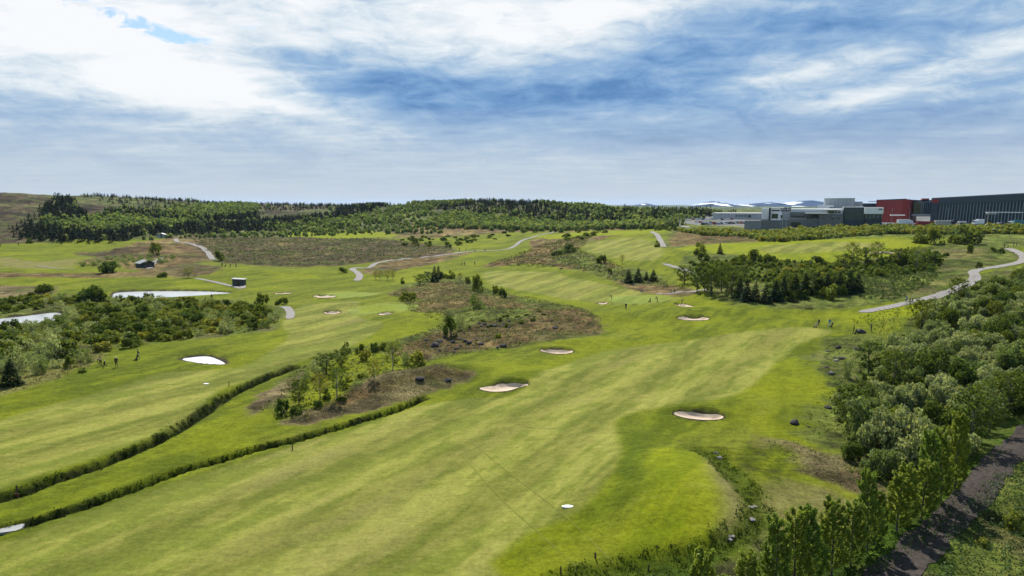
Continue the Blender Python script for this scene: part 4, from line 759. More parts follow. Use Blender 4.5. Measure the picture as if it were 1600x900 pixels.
scat('birch_bush', [(1190, 452), (1210, 446), (1330, 442), (1345, 455), (1330, 462), (1210, 474)], 30, 2.6, 1.6, 2.0, 'dark birch bush filling the spruce row', 'bushes filling the dark spruce row', PB)
scat('willow_bush', [(1420, 510), (1450, 480), (1530, 450), (1600, 428), (1640, 430), (1540, 480)], 24, 3.2, 1.8, 1.5, 'dark bush at the far end of the right thicket', 'dark bushes at the far end of the right thicket', PB)
scat('willow_bush', [(120, 415), (160, 405), (235, 400), (235, 415), (170, 420)], 34, 3.5, 1.7, 1.6, 'pale willow bush around the grey hut', 'willow bushes around the grey hut', PO)
scat('willow_bush', [(240, 404), (270, 398), (275, 405), (255, 416)], 12, 3, 1.5, 1.6, 'pale willow bush by the hut road', 'willow bushes by the hut road', PO)
scat('dark_bush', [(600, 382), (640, 370), (800, 362), (860, 362), (760, 376), (700, 388)], 40, 7, 2.4, 1.6, 'dark bush along the far moor edge', 'dark bushes along the far moor edge', PB)
scat('dark_bush', [(870, 372), (900, 362), (1060, 352), (1060, 362), (960, 358), (900, 382)], 30, 5, 2.2, 1.6, 'dark bush behind the upper fairway', 'dark bushes behind the upper fairway', PB)
scat('dark_bush', [(450, 652), (530, 600), (600, 580), (560, 610), (480, 655)], 10, 2.5, .8, .8, 'small bush on the green slope of the island', 'small bushes on the green slope', PB)
scat('dark_bush', [(700, 510), (800, 492), (860, 488), (840, 506), (760, 518)], 14, 3, .9, .6, 'small bush on the right half of the island', 'small bushes on the island', PB)
# --- poplars along the track
b0 = np.array(gpt(1492, 772)[:2]); b1_ = np.array(gpt(1365, 858)[:2]); dv = (b1_-b0)/np.linalg.norm(b1_-b0); print('poplar step', np.linalg.norm(b1_-b0), b0, b1_)
POPL = [b0+dv*s for s in np.arange(0, 46, 2.85)]
for i, q in enumerate(POPL):
    q = q+RNG.normal(size=2)*.15
    plant('poplar_tree', q[0], q[1], 1+RNG.uniform(-.08, .1), (1.05 if i < 3 else .88)+RNG.uniform(-.2, .14), ['tallest poplar at the thicket end of the row beside the track', 'second', 'third', 'fourth', 'fifth', 'sixth', 'seventh', 'eighth', 'ninth', 'tenth', 'eleventh', 'twelfth', 'thirteenth', 'fourteenth', 'fifteenth', 'sixteenth', 'last'][i]+('' if i == 0 else ' poplar from the thicket in the row beside the gravel track'), 'tree', 'row of poplars beside the gravel track', PPO, ('crown', 'trunk'), tilt=.05)
# --- woods on the hills: individuals for the largest, the rest one mass of each kind
WOODS = [ # outline px, n, kind, h, min distance
 ([(58, 345), (84, 316), (104, 312), (122, 330), (140, 345), (100, 350), (70, 350)], 480, 's', 7, 3.6),
 ([(35, 356), (60, 352), (100, 360), (160, 368), (160, 378), (95, 377), (40, 372)], 300, 's', 6, 3.0),
 ([(110, 305), (250, 304), (300, 309), (400, 319), (400, 331), (350, 333), (300, 325), (240, 330), (190, 320), (150, 314)], 560, 's', 6, 5.0),
 ([(155, 336), (200, 338), (280, 347), (400, 343), (400, 335), (300, 338), (200, 330)], 700, 's', 7, 3.8),
 ([(100, 369), (160, 364), (280, 353), (400, 344), (520, 335), (590, 320), (606, 322), (560, 339), (520, 347), (420, 361), (380, 363), (240, 369), (160, 377)], 1500, 's', 6.5, 3.6),
 ([(400, 319), (520, 320), (600, 319), (590, 324), (500, 328), (400, 332)], 500, 's', 6, 5),
 ([(645, 322), (690, 315), (830, 317), (980, 331), (1040, 339), (1050, 350), (930, 352), (800, 345), (730, 338)], 1700, 's', 6.5, 3.6),
 ([(630, 318), (700, 310), (830, 312), (900, 318), (820, 316), (700, 314)], 120, 's', 6, 7),
 ([(940, 353), (1060, 347), (1060, 355), (980, 360)], 50, 's', 5, 5),
 ([(60, 347), (140, 341), (250, 346), (330, 349), (200, 360), (120, 366), (100, 358)], 550, 'b', 4.5, 4),
 ([(260, 332), (300, 324), (400, 320), (400, 333), (300, 346), (250, 340)], 700, 'b', 5, 4.5),
 ([(400, 355), (500, 345), (560, 338), (640, 320), (700, 313), (740, 318), (680, 326), (640, 345), (580, 352), (500, 363), (424, 365)], 900, 'b', 4.5, 4.0),
 ([(650, 352), (700, 336), (800, 344), (930, 352), (1050, 348), (1060, 354), (930, 359), (800, 360), (690, 356)], 800, 'b', 5, 3.6),
 ([(790, 314), (880, 316), (960, 326), (1060, 328), (1130, 331), (1100, 338), (1055, 348), (960, 340), (860, 325)], 900, 'b', 4.5, 4.2),
 ([(645, 335), (760, 330), (1000, 338), (1040, 348), (800, 358)], 160, 'b', 5, 9),
 ([(160, 330), (300, 322), (400, 330), (300, 345), (160, 360)], 160, 'b', 5, 10),
 ([(130, 378), (400, 363), (560, 358), (640, 345), (690, 350), (690, 365), (560, 366), (300, 372)], 260, 'b', 3, 5),
 ([(1180, 335), (1260, 331), (1330, 330), (1330, 338), (1180, 342)], 0, 'b', 4, 8)]
pos = {'s': [], 'b': []}
for px, n, kd, h, md in WOODS:
    for q in scatter(px, int(n*1.45), md*.8, tries=16):
        q = q+RNG.normal(size=2)*np.array([3, 6]); dq = math.hypot(*q); kk = kd if RNG.uniform() > .04 else ('b' if kd == 's' else 's')
        if dq > 480: pos[kk].append((q[0], q[1], (h if kk == kd else 5)*.72*RNG.uniform(.55, 1.35)))
# dark spruces standing on the skyline
for px, D__, h in [(947, 760, 7), (953, 760, 6), (975, 740, 12), (979, 742, 10), (983, 740, 10), (987, 745, 9), (990, 745, 7)]+[(1018+i*3.1, 700+(i % 4)*9, 7+3*RNG.uniform()) for i in range(30)]+[(1122+i*3.6, 660+(i % 3)*9, 6+2*RNG.uniform()) for i in range(8)]:
    a_ = pxaz(px); pos['s'].append((math.sin(a_)*D__, math.cos(a_)*D__, h))
print('woods', len(pos['s']), len(pos['b']))
def mass(name, items, protos, mt, label_kind, wide):
    Vs = []; Fs = []; Cs = []; o = 0; dat = []
    for me in protos:
        v = np.empty(len(me.vertices)*3, np.float32); me.vertices.foreach_get('co', v); c = np.empty(len(me.vertices)*4, np.float32); me.attributes['tone'].data.foreach_get('color', c); dat.append((v.reshape(-1, 3), c.reshape(-1, 4)[:, :3]))
    for (x, y, h), z in zip(items, gz(np.array([i[0] for i in items]), np.array([i[1] for i in items]))):
        v, c = dat[RNG.integers(len(dat))]; a = RNG.uniform(0, 6.28); w = h*wide*RNG.uniform(.85, 1.2); ca, sa = math.cos(a)*w, math.sin(a)*w
        Vs.append(np.column_stack([v[:, 0]*ca-v[:, 1]*sa+x, v[:, 0]*sa+v[:, 1]*ca+y, v[:, 2]*h+z])); t = RNG.uniform(.8, 1.22); Cs.append(c*np.array([t*RNG.uniform(.88, 1.08), t, t*RNG.uniform(.8, 1.1)]))
    V = np.vstack(Vs); me = me_np(name, V, np.arange(len(V)).reshape(-1, 4), [mt], col=np.vstack(Cs)); return tag(ob(name, me), kind='stuff')
for kd, protos, mt, nm, lb, gr, wide in (('s', FS, ML['spruce_far'], 'spruce_wood', 'dark spruce in the far hillside woods', 'spruces of the far hillside woods', 1.0), ('b', FB, ML['birch_far'], 'birch_wood', 'pale birch in the far hillside woods', 'birches of the far hillside woods', .5)):
    it = sorted(pos[kd], key=lambda p: -p[2]/math.hypot(p[0], p[1]))
    for x, y, h in it[:280]:
        if kd == 's': plant('spruce_tree', x, y, h*1.0, h, lb, 'tree', gr, FS, ('crown', 'trunk'))
        else: plant('birch_tree', x, y, h*.6, h/1.3, lb, 'tree', gr, [(f, _tm) for f in FB], ('crown', 'trunk'))
    mass(nm, it[280:], [p[0] if kd == 's' else p for p in protos], mt, lb, wide if kd == 's' else .62)
yw = [(a[0], a[1], RNG.uniform(1.2, 2.4)) for a in scatter(yard, 1500, 2.0, tries=10)]
mass('scrub_belt', yw, FB+FD, ML['birch_far'], '', .62)
mw = [(a[0], a[1], RNG.uniform(.8, 1.8)) for a in scatter(mid, 500, 2.6, tries=6)]; mass('low_scrub', mw, FD, ML['bush'], '', .7)
# --- ground cover too many to count
def clumps(name, XY, mt, n, s, h, spread, tv=.3, up=.8):
    if not len(XY): return
    k = len(XY); C = np.repeat(XY, n, 0); m = len(C); off = RNG.normal(size=(m, 2))*spread; hh = RNG.uniform(.05, 1, m)*h*np.repeat(RNG.uniform(.5, 1.3, k), n)
    C = C+off; z = gz(C[:, 0], C[:, 1])+hh; d = unit(np.column_stack([off, np.full(m, up*spread)])+RNG.normal(size=(m, 3))*.3*spread)
    tn = tones(m, tv)*np.repeat(1+RNG.uniform(-.3, .3, k), n)[:, None]
    return tag(ob(name, leafmesh(name, np.column_stack([C, z]), d, s*RNG.uniform(.6, 1.4, m), mt, tn, 1.3)), kind='stuff')
def along(Ds, per, w):
    out = []
    for D in Ds:
        P = D['p']; L = np.linalg.norm(np.diff(P, axis=0), axis=1)
        for a, b, l in zip(P[:-1], P[1:], L):
            n = int(l*per); t = RNG.uniform(0, 1, n)[:, None]; dr = (b-a)/l; nn = np.array([-dr[1], dr[0]]); out.append(a+(b-a)*t+nn*(RNG.uniform(-1, 1, n)[:, None])*w*D['w'])
    return np.vstack(out)
clumps('ditch_weeds', along(DITCH[:2], 6, .8), ML['ditch'], 12, .08, .22, .2); clumps('bank_grass', along(DITCH[:2], 5, 1.2), ML['herb'], 6, .05, .08, .2, up=1.2); clumps('stream_weeds', along(DITCH[2:], 6, .9), ML['herb'], 12, .07, .32, .25)
clumps('lupin_cover', scatter([(1345, 470), (1330, 445), (1340, 425), (1400, 418), (1470, 428), (1450, 448), (1400, 466)], 500, 1.2, tries=6), ML['lupin'], 16, .16, .5, .5)
clumps('scrub_cover', scatter(mid, 700, 1.5, tries=5), ML['bush'], 14, .18, .6, .6)
clumps('scrub_cover', scatter([(1330, 500), (1600, 430), (1700, 500), (1600, 690), (1440, 780), (1330, 740), (1310, 620), (1400, 540)], 1500, 1.4, tries=5), ML['herb'], 14, .11, .5, .5)
clumps('scrub_cover', scatter([(1500, 800), (1560, 745), (1640, 690), (1700, 760), (1640, 960), (1440, 940)], 700, .55, tries=8), ML['lupin'], 18, .07, .5, .3)
clumps('herb_cover', scatter([(1200, 880), (1330, 850), (1430, 820), (1500, 765), (1480, 830), (1380, 900), (1100, 1000), (1040, 960)], 900, .5, tries=6), ML['herb'], 14, .06, .4, .25)
clumps('thicket_undergrowth', scatter(lp[0][0], 1400, 1.4, tries=5, avoid=tuple((w[0], .4) for w in WP)), ML['bush'], 12, .15, .6, .5)
isl = [(612, 458), (700, 431), (765, 453), (905, 481), (938, 500), (935, 522), (820, 539), (700, 557), (640, 573), (560, 610), (470, 660), (410, 640), (470, 575), (600, 538), (690, 508), (640, 486)]
clumps('heather_cover', scatter(isl, 2600, .8, tries=5), ML['tuft'], 9, .10, .28, .3, .5); clumps('island_herbs', scatter(isl, 900, 1.2, tries=4), ML['herb'], 10, .10, .3, .35)
clumps('mound_tufts', scatter([(440, 662), (520, 622), (600, 588), (650, 575), (735, 581), (700, 603), (600, 633), (470, 662)], 1100, .5, tries=6), ML['tuft'], 9, .06, .22, .2, .5)
clumps('dirt_tufts', scatter([(1200, 690), (1240, 692), (1300, 715), (1370, 750), (1390, 785), (1260, 742)], 500, .6, tries=5), ML['tuft'], 9, .06, .2, .2, .5)
clumps('moor_cover', scatter([(290, 368), (560, 372), (710, 388), (640, 404), (540, 413), (440, 416), (350, 410)], 1600, 2.2, tries=4), ML['tuft'], 8, .3, .5, .8, .5)
clumps('moor_cover', scatter([(760, 414), (830, 388), (940, 360), (905, 392), (960, 412), (1080, 452), (960, 438), (880, 417)], 1500, 1.5, tries=4), ML['tuft'], 8, .18, .4, .5, .5)
clumps('moor_herbs', scatter([(760, 414), (830, 388), (940, 360), (905, 392), (960, 412), (1080, 452), (960, 438), (880, 417)], 700, 2, tries=4), ML['herb'], 9, .2, .5, .6)
clumps('dry_grass_cover', scatter([(0, 600), (150, 548), (170, 556), (100, 590), (0, 618)], 400, 1.0, tries=4), ML['tuft'], 9, .10, .3, .3)
clumps('rough_cover', scatter([(1290, 530), (1380, 528), (1370, 600), (1300, 690), (1250, 670), (1290, 600)], 600, 1.1, tries=4), ML['herb'], 9, .08, .25, .3)
#--PART3--
# ------------------------------------------------------------------ small solids helper: collect boxes and tubes into one mesh
class MB:
    def __init__(s): s.V = []; s.F = []; s.M = []; s.n = 0
    def add(s, V, Fs, mi=0):
        for f in Fs: s.F.append([int(i)+s.n for i in f]); s.M.append(mi)
        s.V += [tuple(map(float, v)) for v in V]; s.n += len(V); return s
    def box(s, x0, x1, y0, y1, z0, z1, mi=0, top=None):
        t = top or (x0, x1, y0, y1)
        V = [(x0, y0, z0), (x1, y0, z0), (x1, y1, z0), (x0, y1, z0), (t[0], t[2], z1), (t[1], t[2], z1), (t[1], t[3], z1), (t[0], t[3], z1)]
        return s.add(V, [(0, 3, 2, 1), (4, 5, 6, 7), (0, 1, 5, 4), (1, 2, 6, 5), (2, 3, 7, 6), (3, 0, 4, 7)], mi)
    def tube(s, pts, rad, seg=6, mi=0, caps=True):
        V, Fq = tube(pts, rad, seg); Fs = [tuple(f) for f in Fq]
        if caps: Fs += [tuple(range(seg))[::-1], tuple(range(len(V)-seg, len(V)))]
        return s.add(V, Fs, mi)
    def prism(s, prof, y0, y1, mi=0):       # profile in x,z pushed along y
        n = len(prof); V = [(x, y0, z) for x, z in prof]+[(x, y1, z) for x, z in prof]
        return s.add(V, [tuple(range(n))[::-1], tuple(range(n, 2*n))]+[(i, (i+1) % n, (i+1) % n+n, i+n) for i in range(n)], mi)
    def mesh(s, name, mats, smooth=False, bevel=0):
        me = bpy.data.meshes.new(name); me.from_pydata(s.V, [], s.F)
        for m in (mats if isinstance(mats, (list, tuple)) else [mats]): me.materials.append(m)
        me.polygons.foreach_set('material_index', s.M)
        bm = bmesh.new(); bm.from_mesh(me); bmesh.ops.recalc_face_normals(bm, faces=bm.faces)
        if bevel: bmesh.ops.bevel(bm, geom=bm.edges[:], offset=bevel, segments=1, affect='EDGES', clamp_overlap=True)
        bm.to_mesh(me); bm.free()
        if smooth: me.polygons.foreach_set('use_smooth', [True]*len(me.polygons))
        return me
def empty(name, loc, label, cat, group=None, rz=0):
    e = bpy.data.objects.new(name, None); COL.objects.link(e); e.location = loc; e.rotation_euler[2] = rz; tag(e, label, cat, group); return e
def at(px, py, Y):
    x, y, z = ray(px, py); return float(x/y*Y), Y, float(CAMZ+z/y*Y)
M = {}
for nm_, c, kw in [('concrete', (.155, .16, .155), dict(rough=.9, var=.18, scale=.7)), ('concrete_light', (.25, .25, .24), dict(rough=.9, var=.15, scale=.7)), ('cladding_dark', (.030, .042, .050), dict(rough=.5, var=.2, scale=.4)),
    ('cladding_mid', (.045, .065, .080), dict(rough=.6, var=.18, scale=.5)), ('cladding_red', (.26, .032, .026), dict(rough=.6, var=.2, scale=.5)), ('white_panel', (.80, .80, .79), dict(rough=.5, var=.08, scale=.6)),
    ('pale_panel', (.42, .44, .44), dict(rough=.6, var=.1, scale=.6)), ('glass_blue', (.02, .05, .075), dict(rough=.12, spec=.8, var=.5, scale=.6)), ('glass_dark', (.010, .018, .022), dict(rough=.1, spec=.8, var=.4, scale=.5)),
    ('fin_metal', (.20, .26, .27), dict(rough=.5)), ('navy', (.008, .010, .045), dict(rough=.4)), ('letters', (.8, .8, .8), dict(rough=.5, var=.02)), ('steel', (.30, .31, .32), dict(rough=.45)), ('tyre', (.02, .02, .02), dict(rough=.9)),
    ('car_glass', (.015, .018, .022), dict(rough=.1, spec=.8)), ('white_paint', (.72, .73, .74), dict(rough=.3, var=.04)), ('silver_paint', (.38, .40, .42), dict(rough=.3, var=.05)), ('black_paint', (.02, .02, .024), dict(rough=.3)),
    ('red_paint', (.30, .025, .02), dict(rough=.35)), ('blue_paint', (.03, .06, .22), dict(rough=.35)), ('teal_paint', (.02, .17, .22), dict(rough=.4)), ('orange_paint', (.55, .13, .02), dict(rough=.4)), ('red_container', (.26, .03, .035), dict(rough=.6)),
    ('beige_container', (.46, .44, .37), dict(rough=.6)), ('roof_grey', (.26, .27, .27), dict(rough=.7, scale=2)), ('hut_wall', (.055, .065, .065), dict(rough=.85, scale=2)), ('hut_roof', (.22, .23, .23), dict(rough=.7, scale=2)),
    ('wood', (.07, .045, .028), dict(rough=.9, scale=6, var=.3)), ('rust', (.16, .055, .025), dict(rough=.9, scale=8, var=.4)), ('basalt', (.040, .035, .035), dict(rough=.95, scale=2.5, var=.6, bump=.8)), ('pale_rock', (.16, .145, .14), dict(rough=.95, scale=2.5, var=.5, bump=.8)),
    ('white_stone', (.68, .68, .66), dict(rough=.6, var=.08)), ('skin', (.42, .25, .18), dict(rough=.6)), ('jacket_black', (.018, .018, .022), dict(rough=.85)), ('jacket_navy', (.02, .03, .07), dict(rough=.85)), ('jacket_white', (.55, .56, .57), dict(rough=.85)),
    ('jacket_blue', (.05, .16, .30), dict(rough=.85)), ('jacket_pink', (.42, .22, .28), dict(rough=.85)), ('trousers_dark', (.02, .02, .024), dict(rough=.9)), ('trousers_light', (.45, .46, .46), dict(rough=.9)), ('shoe', (.03, .03, .03), dict(rough=.8)),
    ('cap_white', (.7, .7, .7), dict(rough=.8)), ('cap_dark', (.02, .02, .025), dict(rough=.8)), ('hair', (.05, .032, .02), dict(rough=.9)), ('bag_black', (.02, .02, .022), dict(rough=.7)), ('roof_light', (.58, .59, .58), dict(rough=.6))]:
    M[nm_] = mat(nm_, c, **kw)
def part(name, mb, mt, parent, **kw):
    lx, ly, lz = parent.location; mb.V = [(x-lx, y-ly, z-lz) for x, y, z in mb.V]; return ob(name, mb.mesh(name, mt, **kw), parent)
YR = R(24); UY = np.array([math.cos(YR), -math.sin(YR)]); VY = np.array([math.sin(YR), math.cos(YR)])    # the yard's street grid
def onl(px, Y):          # where the bearing of px meets the frontage line that lies Y ahead at bearing 1300
    x, y, _ = ray(px, 330); A0 = np.array(at(1300, 330, Y)[:2]); d = np.array([x, y]); s = (A0[1]*UY[0]-A0[0]*UY[1])/(d[1]*UY[0]-d[0]*UY[1]); return d*s
def blk(mb, p0, p1, pt, pb, Y, depth, mi=0):
    a, b = onl(p0, Y), onl(p1, Y); z1 = at(p0, pt, a[1])[2]; z0 = at(p0, pb, a[1])[2]; c, d = b+VY*depth, a+VY*depth
    return mb.add([(*a, z0), (*b, z0), (*c, z0), (*d, z0), (*a, z1), (*b, z1), (*c, z1), (*d, z1)], [(0, 3, 2, 1), (4, 5, 6, 7), (0, 1, 5, 4), (1, 2, 6, 5), (2, 3, 7, 6), (3, 0, 4, 7)], mi)
def wins(parent, cells, Y, mt, frame=None):
    for p0, p1, a, b in cells:
        w = part('window', blk(MB(), p0, p1, a, b, Y-.12, .25), mt, parent)
# grey workshop with stepped roof
YB = 440.
e = empty('workshop_building', at(1275, 358, YB), 'grey concrete workshop with stepped roofs behind the blue sign', 'building')
part('wall', blk(MB(), 1236, 1300, 331.5, 358, YB+6, 30), M['concrete'], e); part('annex', blk(MB(), 1280, 1318, 334.5, 359, YB, 12), M['concrete'], e)
part('annex', blk(MB(), 1236, 1279.5, 341, 359, YB+1, 8), M['concrete'], e); part('roof', blk(MB(), 1234, 1318, 326.5, 331.3, YB+9, 40), M['roof_light'], e); part('roof', blk(MB(), 1258, 1296, 332.5, 334.2, YB-1, 14), M['roof_light'], e)
part('attic', blk(MB(), 1290, 1317, 328.6, 334.3, YB+1, 12), M['pale_panel'], e)
part('roof', blk(MB(), 1288, 1311, 327.2, 328.5, YB-.5, 14), M['roof_light'], e); part('door', blk(MB(), 1236, 1252, 347, 358.5, YB+.8, .4), M['glass_dark'], e)
wins(e, [(1261, 1265, 339.7, 342.3), (1266.5, 1269.5, 339.7, 342.3)], YB+1, M['glass_dark']); wins(e, [(1293.5, 1303.5, 329.6, 333)], YB+.9, M['glass_dark']); wins(e, [(1305, 1308, 330.4, 332.8), (1310, 1313, 330.4, 332.8)], YB+.9, M['glass_dark'])
wins(e, [(1286, 1289, 340, 342), (1299, 1303, 340, 342), (1309, 1313, 340, 342)], YB, M['glass_dark']); wins(e, [(1237+i*5.2, 1241+i*5.2, 337, 339.2) for i in range(4)], YB+5.9, M['glass_dark'])
e = empty('glass_office', at(1335, 352, YB), 'blue glass office block between the workshop and the white canopy', 'building')
part('wall', blk(MB(), 1318.5, 1352, 324.6, 352, YB+3, 30), M['cladding_mid'], e); part('roof', blk(MB(), 1318, 1352.5, 323.6, 324.5, YB+2.6, 31), M['roof_grey'], e)
for i in range(9): part('window', blk(MB(), 1320+i*3.5, 1323.1+i*3.5, 326.5, 344.5, YB+2.8, .4), M['glass_blue'], e)
part('skylight', blk(MB(), 1337, 1341, 322.6, 323.5, YB+8, 3), M['white_panel'], e); part('skylight', blk(MB(), 1344, 1349, 322.6, 323.5, YB+8, 3), M['white_panel'], e)
e = empty('canopy_showroom', at(1366, 346, YB), 'white canopied showroom in front of the red hall', 'building')
part('canopy', blk(MB(), 1351, 1380.5, 324, 334, YB-1, 14), M['white_panel'], e); part('glazing', blk(MB(), 1352.5, 1379, 334.2, 341.5, YB, 12), M['glass_blue'], e); part('plinth', blk(MB(), 1352.5, 1379, 341.6, 350, YB, 12), M['cladding_dark'], e)
part('sign_panel', blk(MB(), 1373, 1378.5, 326.2, 327.9, YB-1.2, .15), M['cladding_dark'], e)
for i in range(5): part('mullion', blk(MB(), 1354+i*6, 1354.5+i*6, 334.3, 341.4, YB-.2, .18), M['steel'], e)
e = empty('warehouse', at(1310, 345, 560), 'tall pale warehouse block rising behind the workshop', 'building')
part('wall', blk(MB(), 1287, 1334.8, 310, 345, 520, 40), M['pale_panel'], e); part('wall', blk(MB(), 1335, 1347, 315, 345, 524, 30), M['pale_panel'], e); part('wall', blk(MB(), 1277, 1296, 320.5, 345, 515, 20), M['white_panel'], e)
part('parapet', blk(MB(), 1286.8, 1335, 309.4, 310.1, 519.6, 41), M['white_panel'], e); part('roof_unit', blk(MB(), 1296, 1303, 320.4, 323.5, 512, 6), M['white_panel'], e)
for i in range(7): part('rib', blk(MB(), 1291+i*6, 1291.4+i*6, 310.6, 325, 519.8, .4), M['roof_grey'], e)
e = empty('low_hall', at(1358, 340, 560), 'low dark hall between the pale warehouse and the red hall', 'building'); part('wall', blk(MB(), 1347.3, 1369, 318.4, 345, 560, 30), M['cladding_mid'], e); part('roof', blk(MB(), 1347, 1369.4, 317.6, 318.3, 559.6, 31), M['roof_grey'], e)
# white showroom at the sign
e = empty('white_showroom', at(1205, 352, 450), 'white showroom with dark windows left of the blue sign', 'building')
part('wall', blk(MB(), 1204.5, 1222, 325.3, 352, 450, 20), M['white_panel'], e); part('tower', blk(MB(), 1190, 1201, 325.3, 342, 455, 15), M['white_panel'], e); part('pillar', blk(MB(), 1201.2, 1204.2, 325.1, 352, 449, 5), M['cladding_dark'], e); part('wall', blk(MB(), 1222.3, 1235.5, 329.5, 352, 452, 14), M['pale_panel'], e)
wins(e, [(1206, 1218.5, 328, 330), (1206, 1216, 334, 341.5)], 450, M['glass_dark']); wins(e, [(1220, 1222.6, 336, 341)], 450, M['glass_dark']); part('roof', blk(MB(), 1204, 1222.5, 324.8, 325.2, 449.6, 21), M['roof_light'], e)
e = empty('long_warehouse', at(1155, 342, 560), 'long low pale warehouse behind the parked cars', 'building'); part('wall', blk(MB(), 1114, 1202, 333.6, 347, 560, 24), M['pale_panel'], e); part('roof', blk(MB(), 1113, 1202, 332.6, 333.5, 559.5, 25), M['roof_light'], e)
part('door', blk(MB(), 1168.5, 1174, 335.8, 339.6, 559.8, .5), M['glass_dark'], e)
for i in range(15): part('panel', blk(MB(), 1116+i*5.6, 1116.5+i*5.6, 334, 341, 559.8, .4), M['roof_grey'], e)
wins(e, [(1149.5+i*4.6, 1152.5+i*4.6, 336, 338.5) for i in range(4)], 560, M['glass_blue'])
e = empty('retaining_wall', at(1195, 360, 425), 'long concrete retaining wall below the car park', 'wall')
for i, (a_, b_) in enumerate([(1164, 1177.8), (1178, 1189.8), (1190, 1203), (1203.2, 1220), (1220.2, 1236)]): part('panel', blk(MB(), a_, b_, 343.8 if i > 1 else 344.6, 361, 426+(i % 2)*.15, .5), M['concrete_light' if i < 2 else 'concrete'], e)
# red hall
e = empty('red_hall', at(1400, 346, 470), 'dark red box shaped hall left of the dark finned hall', 'building')
def wall4(mb, A, B, tA, tB, z0, th, mi=0, zB=None):
    zB = z0 if zB is None else zB   # A,B plan points, tops, base; thickness th away from viewer
    (ax, ay), (bx, by) = A, B; n = np.array([-(by-ay), bx-ax]); n = n/np.linalg.norm(n)*th
    V = [(ax, ay, z0), (bx, by, zB), (bx+n[0], by+n[1], zB), (ax+n[0], ay+n[1], z0), (ax, ay, tA), (bx, by, tB), (bx+n[0], by+n[1], tB), (ax+n[0], ay+n[1], tA)]
    return mb.add(V, [(0, 3, 2, 1), (4, 5, 6, 7), (0, 1, 5, 4), (1, 2, 6, 5), (2, 3, 7, 6), (3, 0, 4, 7)], mi)
g0 = 14.6
A = at(1369.5, 313, 500); B = at(1415.5, 311.3, 470); C_ = at(1434, 311.3, 510)
part('front_wall', wall4(MB(), A[:2], B[:2], A[2], B[2], g0, 3), M['cladding_red'], e); part('side_wall', wall4(MB(), (B[0]+.02, B[1]+.02), C_[:2], B[2]-.02, B[2]-.3, g0, 2), M['cladding_red'], e)
part('roof', MB().add([(A[0]+1, A[1]+2, A[2]-.5), (B[0], B[1]+2.5, B[2]-.5), (C_[0], C_[1]+1, B[2]-.6), (A[0]+20, A[1]+50, A[2]-.5), (A[0]+1, A[1]+2, A[2]-1), (B[0], B[1]+2.5, B[2]-1), (C_[0], C_[1]+1, B[2]-1.1), (A[0]+20, A[1]+50, A[2]-1)], [(0, 1, 2, 3), (7, 6, 5, 4), (0, 4, 5, 1), (1, 5, 6, 2), (2, 6, 7, 3), (3, 7, 4, 0)]), M['cladding_dark'], e)
part('parapet', wall4(MB(), (A[0]-.05, A[1]-.05), (B[0]-.05, B[1]-.1), A[2]+.4, B[2]+.4, A[2]+.02, .5), M['cladding_dark'], e)
part('glazing', blk(MB(), 1427, 1457, 315.5, 338, 512, 20), M['glass_dark'], e); part('glass_panel', blk(MB(), 1437.5, 1456, 316.5, 334, 511.5, .4), M['glass_blue'], e); part('roof_band', blk(MB(), 1418, 1458, 312.6, 315.3, 514, 24), M['cladding_dark'], e); part('roof_box', blk(MB(), 1440, 1450.5, 310, 312.5, 513, 8), M['cladding_red'], e)
part('entrance_canopy', blk(MB(), 1425, 1457, 334.5, 337.5, 505, 6), M['pale_panel'], e); part('loading_canopy', blk(MB(), 1392, 1415, 335.6, 337, 466, 4), M['white_panel'], e)
for i in range(6): part('mullion', blk(MB(), 1439+i*3.1, 1439.4+i*3.1, 316.6, 333.9, 511.2, .25), M['steel'], e)
for i in range(7):
    f = (i+1)/8; q = np.array(A[:2])*(1-f)+np.array(B[:2])*f; part('cladding_joint', wall4(MB(), (q[0], q[1]-.08), (q[0]+.3, q[1]-.2), A[2]-.6, A[2]-.6, g0, .2), M['cladding_red'], e)
# finned hall
e = empty('finned_hall', at(1560, 348, 440), 'huge dark hall with leaning pale fins at the right edge', 'building')
A = np.array(at(1457, 310, 470)); B = np.array(at(1720, 296, 400)); gA = 14.6
part('wall', wall4(MB(), A[:2], B[:2], A[2]-.05, B[2]-.05, gA, 60), M['cladding_dark'], e)
dA = (B-A)[:2]/np.linalg.norm((B-A)[:2]); nA = np.array([dA[1], -dA[0]])
def on(f, o=0): q = A[:2]*(1-f)+B[:2]*f+nA*o; return (float(q[0]), float(q[1]))
ztop = lambda f: A[2]*(1-f)+B[2]*f
part('fascia', wall4(MB(), on(-.002, .9), on(1, .9), ztop(0), ztop(1), ztop(0)-4.2, .8, zB=ztop(1)-5.2), M['cladding_mid'], e); part('parapet', wall4(MB(), on(-.003, 1.05), on(1, 1.05), ztop(0)+.3, ztop(1)+.3, ztop(0)+.05, 1.2, zB=ztop(1)+.05), M['cladding_mid'], e)
part('end_wall', wall4(MB(), on(-.003, .6), on(.045, .6), ztop(0)-4.25, ztop(0)-4.25, gA, .5), M['cladding_mid'], e); part('red_panel', wall4(MB(), on(.0, 1.2), on(.05, 1.2), ztop(0)-.9, ztop(0)-.6, ztop(0)-3, .2), M['cladding_red'], e)
